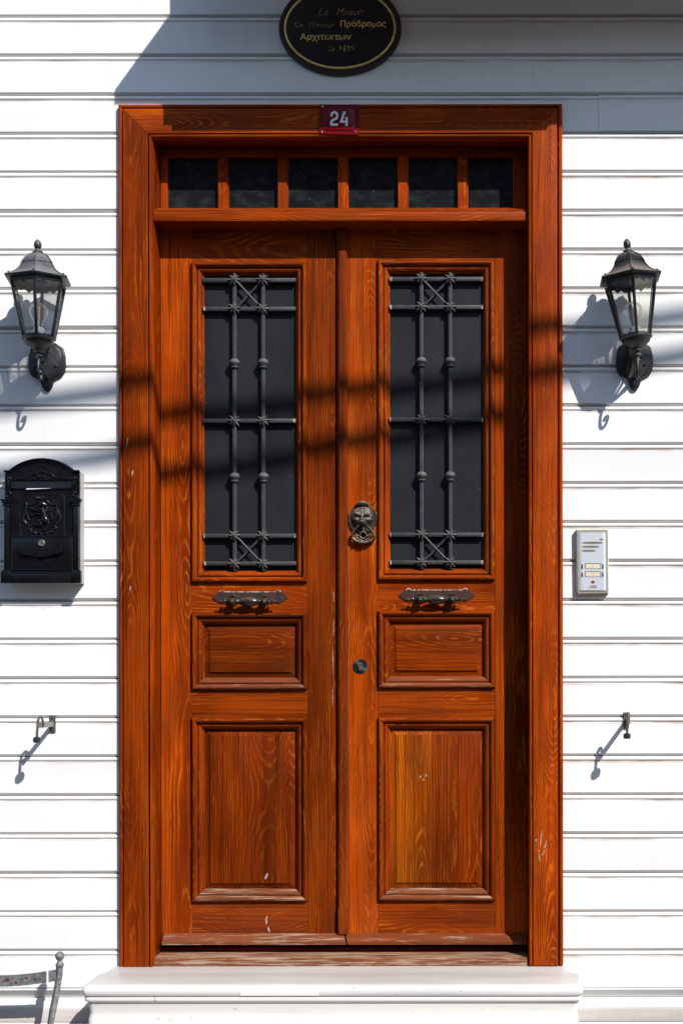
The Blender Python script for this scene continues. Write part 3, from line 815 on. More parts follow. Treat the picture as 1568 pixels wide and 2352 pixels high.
for i in range(NX + 1):
    for j in range(NY_ + 1):
        x = 290 + 1010 * i / NX; y = 410 + 960 * j / NY_
        e = ((x - 790) / 505) ** 2 + ((y - 880) / 490) ** 2
        if e > 1.0: continue
        hgt = 0.017 * (1 - e) ** 0.5
        rr = math.hypot((x - 790) / 505, (y - 900) / 490); an = math.atan2(y - 900, x - 790)
        mane = max(0.0, min(1.0, (rr - 0.62) / 0.15))
        hgt += mane * 0.0012 * math.sin(an * 15 + 3.5 * math.sin(rr * 11 + 2 * math.sin(an * 4))) * (0.5 + 0.5 * math.sin(an * 5.3 + 1) ** 2)
        hgt += 0.0075 * (gs(x, y, 590, 770, 110, 75) + gs(x, y, 985, 770, 115, 75))
        hgt -= 0.0070 * (gs(x, y, 640, 905, 95, 38) + gs(x, y, 935, 905, 95, 38))
        hgt += 0.0028 * (gs(x, y, 632, 908, 30, 20) + gs(x, y, 935, 908, 30, 20))
        hgt += 0.0060 * (gs(x, y, 530, 1030, 110, 90) + gs(x, y, 1060, 1030, 110, 90))
        hgt += 0.0110 * gs(x, y, 790, 1000, 75, 190) + 0.0085 * gs(x, y, 785, 1130, 135, 75)
        hgt += 0.0070 * (gs(x, y, 690, 1215, 95, 70) + gs(x, y, 890, 1215, 95, 70)) - 0.006 * gs(x, y, 790, 1285, 170, 22)
        hgt -= 0.0045 * (gs(x, y, 720, 700, 16, 80) + gs(x, y, 870, 700, 16, 80))
        hgt -= 0.003 * gs(x, y, 790, 1210, 12, 60)
        hgt += 0.0030 * gs(x, y, 790, 470, 400, 40) * (0.6 + 0.4 * math.sin(x / 28))
        p = K(x, y); gv[i, j] = bm.verts.new((p[0], DY - 0.005 - hgt, p[1]))
for i in range(NX):
    for j in range(NY_):
        q = [gv.get(t) for t in ((i, j), (i + 1, j), (i + 1, j + 1), (i, j + 1))]
        if all(q): bm.faces.new(q)
obj('lion_face', bm, BRONZE2, kn, angle=80)
for x, y, r in [(480, 450, 40), (1090, 460, 40), (180, 830, 36), (185, 930, 36), (215, 1060, 36), (250, 1160, 36), (280, 1260, 34), (320, 1370, 32), (1400, 810, 34), (1405, 900, 34), (1380, 1020, 34), (1345, 1130, 34), (1320, 1230, 34), (1260, 1380, 32)]:
    p = K(x, y); s = r / 11.2 / 1.7417 / S
    bm = bmesh.new(); lathe(bm, [(s, 0), (s * .9, s * .5), (s * .5, s * .9), (0, s)], out_at(p[0], DY - 0.0055, p[1]), 10)
    obj('rim_bead', bm, BRONZE2, kn)
bm = bmesh.new()
tube(bm, [(*K(500, 350)[:1], DY - 0.010, K(500, 350)[1]), (K(640, 290)[0], DY - 0.016, K(640, 290)[1]), (K(785, 275)[0], DY - 0.018, K(785, 275)[1]), (K(930, 285)[0], DY - 0.016, K(930, 285)[1]), (K(1070, 345)[0], DY - 0.010, K(1070, 345)[1])], [0.004, 0.0065, 0.007, 0.0065, 0.004], 10)
lathe(bm, [(0.003, -0.001), (0.0025, 0.003), (0, 0.0075)], Matrix.Translation((K(775, 215)[0], DY - 0.012, K(775, 215)[1])), 8)
obj('crown', bm, BRONZE2, kn)
for x, sg in ((430, -1), (1150, 1)):
    bm = bmesh.new()
    a, b, c = K(x - 60, 690), K(x + 60, 690), K(x + sg * -0 - 0, 560)
    q = [bm.verts.new((a[0], DY - 0.008, a[1])), bm.verts.new((b[0], DY - 0.008, b[1])), bm.verts.new((c[0], DY - 0.012, c[1])), bm.verts.new(((a[0] + b[0]) / 2, DY - 0.019, a[1] + 0.002))]
    for f in ((0, 1, 3), (1, 2, 3), (2, 0, 3), (0, 2, 1)): bm.faces.new([q[i] for i in f])
    obj('ear', bm, BRONZE2, kn)
YR = DY - 0.020
rp = [(600, 1260, -.004), (520, 1370, 0), (400, 1490, .004), (330, 1640, .006), (310, 1780, .006), (430, 1900, .006), (620, 1985, .006), (810, 2010, .006), (1010, 1980, .006), (1190, 1900, .006), (1300, 1780, .006), (1255, 1620, .006), (1160, 1460, .004), (1060, 1340, 0), (1000, 1240, -.004)]
P3d = smooth_path([(K(a, b, YR)[0], YR + c, K(a, b, YR)[1]) for a, b, c in rp], 4)
rad = [0.0030 + 0.0030 * math.sin(math.pi * i / (len(P3d) - 1)) ** 0.6 for i in range(len(P3d))]
bm = bmesh.new(); tube(bm, P3d, rad, 8)
for i, (x, y) in enumerate([(340, 1560), (320, 1700), (480, 1950), (700, 2020), (800, 2020), (910, 2020), (1120, 1950), (1290, 1700), (1230, 1560)]):
    p = K(x, y, YR); lathe(bm, [(0.0034, 0), (0.003, 0.002), (0, 0.0034)], out_at(p[0], YR - 0.001, p[1]), 8)
obj('ring', bm, BRONZE2, kn, angle=45)
bm = bmesh.new()
c = K(808, 1680, YR)
lathe(bm, [(0.0085, 0.0), (0.0085, 0.008), (0.0115, 0.010), (0.0140, 0.008), (0.0140, 0.0), (0.0085, 0.0)], out_at(c[0], YR + 0.012, c[1]), 18)
for sgn in (-1, 1):
    tube(bm, smooth_path([(c[0] + sgn * 0.011, YR + 0.006, c[1]), (c[0] + sgn * 0.018, YR + 0.006, c[1] - 0.003), (c[0] + sgn * 0.026, YR + 0.006, c[1] - 0.002 + 0.006)], 4), 0.0026, 8)
    tube(bm, smooth_path([(c[0], YR + 0.006, c[1] - 0.022), (c[0] + sgn * 0.014, YR + 0.006, c[1] - 0.014), (c[0] + sgn * 0.024, YR + 0.006, c[1] - 0.007)], 4), [0.0035] * 4 + [0.003] * 5, 8)
tube(bm, [(c[0], YR + 0.009, c[1] + 0.012), (c[0], YR + 0.012, c[1] + 0.026)], [0.006, 0.008], 10)
obj('ring_ornament', bm, BRONZE2, kn, angle=45)

# keyhole ------------------------------------------------------------
kx, kz = U(827, 1530, DY)
esc = sub('keyhole', right, (kx, DY, kz))
bm = bmesh.new(); n = 72; rr = 0.0252
c0 = bm.verts.new((kx, DY - 0.0045, kz)); prev = None
r1 = [bm.verts.new((kx + 0.010 * math.cos(2 * math.pi * i / n), DY - 0.0045 + (0.0006 if i % 2 else 0), kz + 0.010 * math.sin(2 * math.pi * i / n))) for i in range(n)]
r2 = [bm.verts.new((kx + 0.022 * math.cos(2 * math.pi * i / n), DY - 0.0032 + (0.0016 if i % 2 else 0), kz + 0.022 * math.sin(2 * math.pi * i / n))) for i in range(n)]
r3 = [bm.verts.new((kx + rr * math.cos(2 * math.pi * i / n), DY - 0.0020, kz + rr * math.sin(2 * math.pi * i / n))) for i in range(n)]
r4 = [bm.verts.new((kx + rr * math.cos(2 * math.pi * i / n), DY + 0.001, kz + rr * math.sin(2 * math.pi * i / n))) for i in range(n)]
for i in range(n):
    j = (i + 1) % n
    bm.faces.new((c0, r1[i], r1[j]))
    for a, b in ((r1, r2), (r2, r3), (r3, r4)): bm.faces.new((a[i], a[j], b[j], b[i]))
obj('escutcheon', bm, ESC, esc, angle=15)
bm = bmesh.new(); lathe(bm, [(0.0085, 0.0), (0.0085, 0.004), (0.0078, 0.0048), (0, 0.005)], out_at(kx, DY - 0.004, kz + 0.005), 20)
box(bm, kx - 0.005, kx + 0.005, DY - 0.0085, DY - 0.004, kz - 0.015, kz + 0.004, bev=0.0015)
obj('lock_cylinder', bm, BRASSK, esc)
obj('key_slot', BX(kx - 0.0045, kx + 0.0045, DY - 0.0094, DY - 0.0088, kz + 0.004, kz + 0.0062), DARK, esc)
for s in (-1, 1):
    bm = bmesh.new(); lathe(bm, [(0.0026, 0), (0.002, 0.0014), (0, 0.0018)], out_at(kx + s * 0.019, DY - 0.003, kz - 0.002), 10)
    obj('screw', bm, ESC, esc)

# ------------------------------------------------------------------ marble step
step = thing('marble_step', 'white marble doorstep with rounded nosing under the wooden door', 'step', (UX(780), -0.15, 0))
F = 0.300
SX0, SX1 = UX(187, -0.29), UX(1338, -0.29)
def outline(off, cove=True):
    """plan of the slab, inset by off; concave corners towards the wall"""
    pts = []
    f = -F + off
    xa, xb = SX0 + off, SX1 - off
    wa, wb = UX(258, 0) + off, UX(1304, 0) - off
    da, db = wa - xa, xb - wb
    cv = 0.13
    pts.append((wa, 0.006))
    for k in range(9):
        a = math.radians(90 * k / 8)
        pts.append((wa - da * (1 - math.cos(a)), -0.02 - (cv - 0.02) * math.sin(a)))
    r = 0.018
    for k in range(6):
        a = math.radians(90 * k / 5)
        pts.append((xa + r - r * math.cos(a), f + r - r * math.sin(a)))
    for k in range(6):
        a = math.radians(90 * k / 5)
        pts.append((xb - r + r * math.sin(a), f + r - r * math.cos(a)))
    for k in range(8, -1, -1):
        a = math.radians(90 * k / 8)
        pts.append((wb + db * (1 - math.cos(a)), -0.02 - (cv - 0.02) * math.sin(a)))
    pts.append((wb, 0.006))
    return pts
def stack(levels):
    bm = bmesh.new(); loops = []
    for off, z in levels:
        loops.append([bm.verts.new((x, y, z)) for x, y in outline(off)])
    n = len(loops[0])
    for a, b in zip(loops, loops[1:]):
        for i in range(n): bm.faces.new((a[i], a[(i + 1) % n], b[(i + 1) % n], b[i]))
    bm.faces.new(loops[0]); bm.faces.new(loops[-1][::-1])
    return bm
zt = SILL - 0.0005; NH = 0.039
lev = []
for k in range(9):
    a = math.radians(180 * k / 8)
    lev.append(((0.017 if k < 5 else 0.009) * (1 - math.sin(a)), zt - NH / 2 + NH / 2 * math.cos(a)))
obj('tread_slab', stack(lev), MARBLE, step, angle=50)
zf = zt - NH - 0.0012
obj('bed_moulding', stack([(0.0075, zf), (0.0060, zf - 0.002), (0.0060, zf - 0.011), (0.0080, zf - 0.0145), (0.013, zf - 0.0165), (0.0150, zf - 0.021)]), MARBLE, step, angle=50)
zr = zf - 0.0212
obj('riser', stack([(0.0155, zr), (0.017, zr - 0.012), (0.0195, zr - 0.030), (0.0185, zr - 0.0405), (0.0155, zr - 0.050), (0.0155, 0.30)]), MARBLE, step, angle=50)
pa, pb = UX(551, -F), UX(731, -F)
bm = bmesh.new(); A = []
for off, z in [((0.017 if k < 5 else 0.009) * (1 - math.sin(math.radians(180 * k / 8))) - 0.0012, zt - NH / 2 + (NH / 2 + 0.001) * math.cos(math.radians(180 * k / 8))) for k in range(2, 7)]:
    A.append([bm.verts.new((x, -F + off, z)) for x in (pa, pa + 0.006, pb - 0.006, pb)])
for a, b in zip(A, A[1:]):
    for i in range(3): bm.faces.new((a[i], a[i + 1], b[i + 1], b[i]))
r = bmesh.ops.extrude_face_region(bm, geom=bm.faces[:])
for v in r['geom']:
    if isinstance(v, bmesh.types.BMVert): v.co.y += 0.006
obj('repair_patch', bm, PATCH, step, angle=50)
obj('foot_slab', BX(SX0 - 0.05, SX1 + 0.05, -0.64, 0.004, 0.152, 0.299, bev=0.008, seg=3), MARBLE, step)
obj('foot_slab', BX(SX0 - 0.08, SX1 + 0.08, -0.96, 0.0035, 0.001, 0.151, bev=0.008, seg=3), MARBLE, step)

# ------------------------------------------------------------------ house number plate
YN = -0.0275
def NP(x, y, Y=YN): return U((1260 + x / 7.84) / 1.7417, (390 + y / 7.84) / 1.7417, Y)
num = thing('number_plate', 'dark red enamel house number plate reading 24 on the lintel', 'number plate', (NP(780, 680)[0], YN, NP(780, 680)[1]))
bm = PR([NP(165, 205), NP(1405, 215), NP(1388, 1168), NP(155, 1142)], YN, YN + 0.0025, bev=0.0008)
prism(bm, [NP(x, y) for x, y in ((300, 400), (330, 345), (390, 320), (1170, 325), (1240, 360), (1265, 420), (1260, 930), (1230, 1000), (1170, 1035), (380, 1025), (315, 990), (295, 920))], YN - 0.0022, YN + 0.0005, bev=0.0016, seg=2)
obj('plate', bm, RED, num)
bm = bmesh.new()
two = [(537, 600), (537, 545), (560, 495), (625, 465), (690, 490), (712, 550), (712, 610), (690, 655), (625, 690), (560, 725), (533, 785), (533, 852), (742, 852)]
ribbon(bm, [NP(*p) for p in smooth_path([Vector((a, b, 0)) for a, b in two[:11]], 3) and [(q.x, q.y) for q in smooth_path([Vector((a, b, 0)) for a, b in two[:12]], 3)] + [two[12]]], 70 / 7.84 / 1.7417 / S, YN - 0.0031, YN - 0.0024)
obj('digit', bm, DIGIT, num)
bm = bmesh.new(); ribbon(bm, [NP(*p) for p in ((948, 445), (840, 762), (985, 762))], 70 / 7.84 / 1.7417 / S, YN - 0.0031, YN - 0.0024)
ribbon(bm, [NP(*p) for p in ((1010, 620), (1007, 898))], 72 / 7.84 / 1.7417 / S, YN - 0.0033, YN - 0.0024)
obj('digit', bm, DIGIT, num)
for x, y in ((258, 280), (246, 1072), (1296, 1066)):
    bm = bmesh.new(); p = NP(x, y); lathe(bm, [(0.0029, 0), (0.0026, 0.0012), (0.0016, 0.0014), (0.0012, 0.0006), (0, 0.0006)], out_at(p[0], YN, p[1]), 12)
    obj('rivet', bm, CHROME, num)

# ------------------------------------------------------------------ oval plaque
YP = -0.014
px, pzc = U(782, 63, YP)
def PQ(x, y, Y=YP): return U((1080 + x / 2.8) / 1.7417, (y / 2.8) / 1.7417, Y)
pl = thing('oval_plaque', 'black oval plaque with gold rim and Greek lettering above the door', 'plaque', (px, 0, pzc))
def ellipse(rx_, rz_, n=72): return [(px + rx_ * math.cos(2 * math.pi * i / n), pzc + rz_ * math.sin(2 * math.pi * i / n)) for i in range(n)]
def oval(bm, prof, n=80):
    rings = [[bm.verts.new((px + a * math.cos(2 * math.pi * i / n), y, pzc + b * math.sin(2 * math.pi * i / n))) for i in range(n)] for a, b, y in prof]
    for p, q in zip(rings, rings[1:]):
        for i in range(n): bm.faces.new((p[i], p[(i + 1) % n], q[(i + 1) % n], q[i]))
    return rings
d = 1 / S
bm = bmesh.new(); rg = oval(bm, [(140 * d, 108 * d, 0.004), (140.5 * d, 108.5 * d, -0.010), (138 * d, 106 * d, -0.0155), (131 * d, 98.5 * d, -0.0165), (128.5 * d, 95 * d, -0.0135), (127.5 * d, 94 * d, -0.010)])
obj('rim', bm, RIM, pl, angle=50)
bm = bmesh.new(); oval(bm, [(128.2 * d, 94.6 * d, -0.0136), (127.5 * d, 93.8 * d, -0.0148), (124 * d, 90.2 * d, -0.0148), (123.2 * d, 89.4 * d, -0.0128)])
obj('gold_ring', bm, GOLD, pl, angle=50)
obj('field', PR(ellipse(123.4 * d, 89.6 * d), -0.0130, -0.006), NAVY, pl)
def letters(body, x0, x1, base, cap, m, shear=0.0, off=0.0):
    a, b = PQ(x0, base), PQ(x1, base)
    h = cap / 2.8 / 1.7417 / S
    bm = text_bm(body, h / 0.73, a[0], a[1], -0.0134, 0.0005, shear, abs(b[0] - a[0]), off, 'LEFT')
    obj('lettering', bm, m, pl)
letters('La', 545, 660, 168, 82, GOLDDIM, 0.35, -0.012)
letters('Maison', 750, 1045, 165, 82, GOLDDIM, 0.35, -0.012)
letters('De', 275, 375, 305, 62, GOLDDIM, 0.35, -0.012)
letters('Monsieur', 445, 730, 302, 66, GOLDDIM, 0.35, -0.012)
letters('Πρόδρομος', 795, 1305, 295, 68, GOLD, 0.0, 0.012)
letters('Αρχιτεκτων', 345, 915, 440, 66, GOLD, 0.0, 0.012)
letters('Athènes', 990, 1275, 436, 52, FADED, 0.35, -0.01)
letters('Le', 655, 730, 568, 56, GOLDDIM, 0.35, -0.012)
letters('1895', 790, 945, 568, 66, GOLDDIM, 0.0, -0.006)

# ------------------------------------------------------------------ wall lanterns
def lantern(label, xb, yb, xc, yc, turn, lean, paint, leany=0.0):
    """xb,yb photo position of the back plate's middle"""
    bx_, bz = U(xb, yb, -0.01)
    t = thing('wall_lantern', label, 'lantern', (bx_, 0, bz), 'pair of wall lanterns')
    ax = -0.130                                  # lantern axis in front of the wall
    lx_, cz_ = U(xc, yc, ax)                     # foot of the cup
    px_, bx_ = bx_, lx_
    def place(bm):
        bmesh.ops.rotate(bm, verts=bm.verts[:], cent=(bx_, ax, cz_ - 0.02), matrix=Matrix.Rotation(turn, 3, 'Z'))
        bmesh.ops.rotate(bm, verts=bm.verts[:], cent=(bx_, ax, cz_ - 0.02), matrix=Matrix.Rotation(lean, 3, 'Y') @ Matrix.Rotation(leany, 3, 'X'))
        return bm
    C = Matrix.Translation((bx_, ax, cz_))
    A0 = -math.pi / 2
    # back plate
    sc = 1 / S
    bp = [(0, 58), (10, 56), (20, 49), (30, 45), (37, 40), (42, 20), (42.5, 0), (41, -14), (35, -24), (26, -29), (16, -32), (14, -40), (11, -50), (6, -58), (0, -60)]
    poly = [(px_ + a * sc, bz + b * sc) for a, b in bp] + [(px_ - a * sc, bz + b * sc) for a, b in bp[-2:0:-1]]
    bm = PR(poly, -0.010, 0.004, bev=0.003, seg=2)
    prism(bm, [(px_ + (x - px_) * 0.84, bz + (z - bz) * 0.86) for x, z in poly], -0.0145, -0.009, bev=0.003, seg=2)
    obj('back_plate', bm, paint, t, angle=45)
    for s in (-1, 1):
        bm = bmesh.new(); lathe(bm, [(0.0048, 0), (0.0042, 0.004), (0, 0.0062)], out_at(px_ + s * 0.034, -0.014, bz - 0.002), 12)
        obj('plate_screw', bm, paint, t)
    # arm
    arm = sub('scroll_arm', t, (bx_, -0.01, bz))
    def yz(pts): return smooth_path([(px_ + (bx_ - px_) * min(1, u_ / 0.13), -u_ * 0.13 / 0.14, cz_ + v_) for u_, v_ in pts], 5)
    bm = bmesh.new()
    p = yz([(0.140, -0.004), (0.128, -0.012), (0.100, -0.026), (0.068, -0.030), (0.044, -0.018), (0.034, 0.006), (0.040, 0.026), (0.054, 0.032), (0.064, 0.022), (0.061, 0.008), (0.052, 0.006)])
    tube(bm, p, 0.0042, 8); obj('upper_scroll', bm, paint, arm)
    bm = bmesh.new()
    p = yz([(0.013, -0.062), (0.034, -0.058), (0.070, -0.048), (0.100, -0.034), (0.118, -0.020)])
    tube(bm, p, [0.0075] * 8 + [0.006] * (len(p) - 8), 8); obj('strut', bm, paint, arm)
    bm = bmesh.new()
    p = yz([(0.140, -0.022), (0.147, -0.045), (0.146, -0.070), (0.134, -0.086), (0.119, -0.084), (0.114, -0.070), (0.123, -0.062), (0.131, -0.068)])
    tube(bm, p, [0.0045] * (len(p) - 6) + [0.0052] * 6, 8); obj('lower_scroll', bm, paint, arm)
    for u_, v_, r_ in ((0.140, -0.014, 0.016), (0.108, -0.024, 0.0145)):
        bm = bmesh.new(); lathe(bm, [(0, -r_), (r_ * 0.9, 0), (0, r_)], Matrix.Translation((bx_, -u_ * 0.13 / 0.14, cz_ + v_)), 4, A0)
        obj('diamond_knot', bm, paint, arm, angle=10)
    # lantern body
    bm = bmesh.new()
    lathe(bm, [(0.012, -0.004), (0.017, 0.0), (0.017, 0.004), (0.015, 0.006), (0.021, 0.010), (0.030, 0.017), (0.041, 0.024), (0.047, 0.031), (0.048, 0.038), (0.055, 0.042), (0.055, 0.047), (0.0, 0.047)], C, 24)
    obj('cup', place(bm), paint, t, angle=35)
    hb, ht, rb, rt = 0.047, 0.226, 0.0525, 0.0905
    body = sub('glass_body', t, (bx_, ax, cz_ + hb))
    def hexp(i, r_): return (bx_ + r_ * math.cos(A0 + i * math.pi / 3), ax + r_ * math.sin(A0 + i * math.pi / 3))
    for i in range(6):
        a, b = hexp(i, rb), hexp(i, rt)
        bm = bmesh.new(); tube(bm, [(a[0], a[1], cz_ + hb), (b[0], b[1], cz_ + ht)], [0.0052, 0.0052], 6)
        obj('post', place(bm), paint, body)
        q = []
        for h_, rr_ in ((hb + 0.002, rb - 0.002), (ht - 0.002, rt - 0.002)):
            e0, e1 = hexp(i, rr_), hexp(i + 1, rr_)
            q.append(((e0[0], e0[1], cz_ + h_), (e1[0], e1[1], cz_ + h_)))
        bm = bmesh.new(); vs = [bm.verts.new(w) for w in (q[0][0], q[0][1], q[1][1], q[1][0])]
        ctr = Vector((bx_, ax, 0)); ins = []
        for v in vs:
            dd = Vector((v.co.x - bx_, v.co.y - ax, 0)).normalized() * 0.0022
            ins.append(bm.verts.new(v.co - dd))
        bm.faces.new(vs); bm.faces.new(ins[::-1])
        for k in range(4): bm.faces.new((vs[k], ins[k], ins[(k + 1) % 4], vs[(k + 1) % 4]))
        obj('glass_pane', place(bm), GLASS, body)
        # scalloped valance under the roof
        for (hh, rr_, sg, dep) in ((ht + 0.002, rt + 0.001, -1, 0.016), (hb, rb + 0.0015, 1, 0.0075)):
            e0, e1 = hexp(i, rr_), hexp(i + 1, rr_)
            bm = bmesh.new(); up_, lo_ = [], []
            for k in range(17):
                f = k / 16
                x_, y_ = e0[0] + (e1[0] - e0[0]) * f, e0[1] + (e1[1] - e0[1]) * f
                w_ = 0.45 + 0.35 * abs(math.sin(f * math.pi * 3)) + (0.35 * max(0, 1 - abs(f - .5) * 14))
                sh = 1 - sg * dep * w_ * (-0.21) / rr_ * 0
                up_.append(bm.verts.new((x_, y_, cz_ + hh))); lo_.append(bm.verts.new((x_, y_, cz_ + hh + sg * dep * w_)))
            for k in range(16): bm.faces.new((up_[k], up_[k + 1], lo_[k + 1], lo_[k]))
            r_ = bmesh.ops.extrude_face_region(bm, geom=bm.faces[:])
            cx_, cy_ = (e0[0] + e1[0]) / 2 - bx_, (e0[1] + e1[1]) / 2 - ax
            L_ = math.hypot(cx_, cy_)
            for v in r_['geom']:
                if isinstance(v, bmesh.types.BMVert): v.co.x -= cx_ / L_ * 0.002; v.co.y -= cy_ / L_ * 0.002
            obj('valance' if sg < 0 else 'lower_trim', place(bm), paint, body)
    # roof
    bm = bmesh.new()
    lathe(bm, [(0.0, 0.228), (0.092, 0.228), (0.111, 0.2335), (0.1125, 0.238), (0.104, 0.2415), (0.088, 0.2475), (0.075, 0.2560), (0.065, 0.266), (0.058, 0.276), (0.0535, 0.286), (0.0545, 0.2885), (0.051, 0.290), (0.0475, 0.298), (0.041, 0.307), (0.031, 0.316), (0.018, 0.3225), (0.012, 0.324)], C, 6, A0)
    roof = obj('roof', place(bm), paint, t, angle=28)
    for i in range(6):
        bm = bmesh.new()
        prr = [(0.110, 0.239), (0.088, 0.2485), (0.075, 0.2570), (0.065, 0.267), (0.058, 0.277), (0.054, 0.289), (0.0475, 0.299), (0.041, 0.308), (0.031, 0.317), (0.018, 0.3235)]
        tube(bm, [(*hexp(i, r_), cz_ + h_) for r_, h_ in prr], 0.0022, 6)
        o = obj('roof_rib', place(bm), paint, roof)
        bm = bmesh.new(); e = hexp(i, 0.098); lathe(bm, [(0.003, 0), (0.0045, 0.003), (0.003, 0.006), (0, 0.009)], Matrix.Translation((e[0], e[1], cz_ + 0.2425)), 8)
        obj('corner_bead', place(bm), paint, roof)
    bm = bmesh.new()
    lathe(bm, [(0.0165, 0.3225), (0.0165, 0.3295), (0.009, 0.3325), (0.0072, 0.338), (0.0115, 0.3425), (0.0128, 0.350), (0.0105, 0.361), (0.0045, 0.3685), (0, 0.3705)], C, 16)
    obj('finial', place(bm), paint, roof)
    # bulb
    bulb = sub('bulb', t, (bx_, ax, cz_ + 0.05))
    bm = bmesh.new(); lathe(bm, [(0.0, 0.0475), (0.0185, 0.0476), (0.0185, 0.074), (0.0175, 0.078), (0.0, 0.078)], C, 20)
    obj('socket', place(bm), SOCK, bulb)
    bm = bmesh.new(); lathe(bm, [(0.013, 0.0785), (0.0145, 0.090), (0.019, 0.103), (0.0275, 0.118), (0.0305, 0.131), (0.0285, 0.144), (0.021, 0.155), (0.010, 0.1605), (0, 0.1618)], C, 20)
    obj('bulb_glass', place(bm), BULBG, bulb, angle=60)
    for dx_, dy_ in ((-0.006, 0.004), (0.004, -0.005)):
        bm = bmesh.new(); tube(bm, [(bx_ + dx_, ax + dy_, cz_ + 0.104), (bx_ + dx_ * 0.8, ax + dy_, cz_ + 0.146)], 0.0017, 6)
        obj('filament', place(bm), FIL, bulb)
    bm = bmesh.new(); tube(bm, [(bx_, ax, cz_ + 0.0785), (bx_, ax, cz_ + 0.104)], 0.003, 6)
    obj('stem', place(bm), BULBG, bulb)
    return t
lantern('black wall lantern at left, above the black mailbox', 108.5, 838, 91, 807, math.radians(11), math.radians(-0.6), LANT)
lantern('leaning black wall lantern at right, above the silver intercom', 1457, 837, 1463.5, 806, 0.0, math.radians(-5.2), LANT2)

# ------------------------------------------------------------------ mailbox
YM = -0.052
def MB(x, y, Y=YM): return U((x / 3.794) / 1.7417, (1800 + y / 3.794) / 1.7417, Y)
ms = 1 / 3.794 / 1.7417 / S
mb = thing('mailbox', 'black arched metal mailbox with embossed lion crest on the wall', 'mailbox', (MB(645, 1000)[0], 0, MB(645, 1000)[1]))
def arch(x0, x1, yb, ysh, ytop, sh, n=22):
    """outline with flat shoulders and a segmental arch, in picture units of the mailbox"""
    pts = [(x0, yb), (x0, ysh), (x0 + sh, ysh)]
    w = x1 - x0 - 2 * sh; h = ysh - ytop; rr_ = (w * w / 4 + h * h) / (2 * h); cx_ = (x0 + x1) / 2; cy_ = ytop + rr_
    a = math.asin(w / 2 / rr_)
    for k in range(1, n): pts.append((cx_ + rr_ * math.sin(-a + 2 * a * k / n), cy_ - rr_ * math.cos(-a + 2 * a * k / n)))
    return pts + [(x1 - sh, ysh), (x1, ysh), (x1, yb)]
obj('case', PR([MB(*p) for p in arch(88, 1212, 2015, 318, 135, 75)], YM + 0.008, 0.004), GREY, mb)
bm = PR([MB(*p) for p in arch(80, 1215, 2012, 310, 128, 80)], YM, YM + 0.0085, bev=0.0012)
obj('front_plate', bm, MAIL, mb)
bm = bmesh.new()
for off, w_ in ((8, 17), (32, 10), (48, 8)):
    pts = arch(70 + off * .6, 1220 - off * .6, 340, 308 + off * .6, 124 + off, 80)[1:-1]
    tube(bm, [(MB(*p)[0], YM - 0.004 + off * 0.00006, MB(*p)[1]) for p in pts], w_ * ms, 8)
obj('arch_moulding', bm, MAIL, mb)
for s in (0, 1):
    def mx(x): return x if s == 0 else 1290 - x
    bm = bmesh.new()
    def bxm(x0, x1, y0, y1, d, bev=0.001):
        a, b = MB(mx(x0), y1), MB(mx(x1), y0)
        box(bm, min(a[0], b[0]), max(a[0], b[0]), YM - d, YM + 0.002, min(a[1], b[1]), max(a[1], b[1]), bev=bev, seg=2)
    bxm(78, 155, 850, 1820, 0.010, 0.003); bxm(55, 180, 825, 848, 0.012); bxm(66, 165, 800, 826, 0.010); bxm(48, 182, 765, 800, 0.0125); bxm(32, 195, 742, 765, 0.015)
    obj('column', bm, MAIL, mb)
    bm = bmesh.new()
    for x, y, r_ in ((112, 708, 34), (152, 642, 24), (150, 430, 32)):
        p = MB(mx(x), y); lathe(bm, [(r_ * ms, -0.004), (r_ * ms, 0.001), (r_ * ms * .8, r_ * ms * .6), (0, r_ * ms)], out_at(p[0], YM - 0.001, p[1]), 14)
    tube(bm, smooth_path([(MB(mx(a), b)[0], YM - 0.002, MB(mx(a), b)[1]) for a, b in ((112, 708), (160, 690), (170, 650), (150, 630))], 4), 11 * ms, 8)
    tube(bm, [(MB(mx(150), b)[0], YM - 0.002, MB(mx(150), b)[1]) for b in (440, 480, 520, 560)], [22 * ms, 20 * ms, 17 * ms, 8 * ms], 10)
    obj('capital_scroll', bm, MAIL, mb)
bm = bmesh.new()
for x0, x1, y0, y1, d_ in ((35, 180, 1830, 2015, 0.013), (1110, 1247, 1830, 2015, 0.013), (178, 1112, 1870, 2010, 0.008), (50, 175, 1812, 1832, 0.010), (1118, 1232, 1812, 1832, 0.010), (178, 1112, 1838, 1872, 0.0055)):
    a, b = MB(x0, y1), MB(x1, y0); box(bm, a[0], b[0], YM - d_, YM + 0.002, a[1], b[1], bev=0.0012, seg=2)
obj('base', bm, MAIL, mb)
# letter slot
slot = sub('letter_slot', mb, (MB(645, 510)[0], YM, MB(645, 510)[1]))
bm = bmesh.new()
for pts in ([(180, 440), (1108, 440)], [(180, 588), (1108, 588)], [(180, 440), (180, 588)], [(1108, 440), (1108, 588)]):
    tube(bm, [(MB(*p)[0], YM - 0.0015, MB(*p)[1]) for p in pts], 10 * ms, 6)
obj('slot_frame', bm, MAIL, slot)
a, b = MB(190, 575), MB(1098, 470)
bm = bmesh.new()
vs = [bm.verts.new(p) for p in ((a[0], YM - 0.006, a[1]), (b[0], YM - 0.006, a[1]), (b[0], YM + 0.0005, b[1]), (a[0], YM + 0.0005, b[1]), (a[0], YM - 0.0045, a[1] - 0.001), (b[0], YM - 0.0045, a[1] - 0.001), (b[0], YM + 0.003, b[1]), (a[0], YM + 0.003, b[1]))]
for f in ((0, 1, 2, 3), (7, 6, 5, 4), (0, 4, 5, 1), (1, 5, 6, 2), (2, 6, 7, 3), (3, 7, 4, 0)): bm.faces.new([vs[i] for i in f])
obj('flap', bm, MAIL, slot)
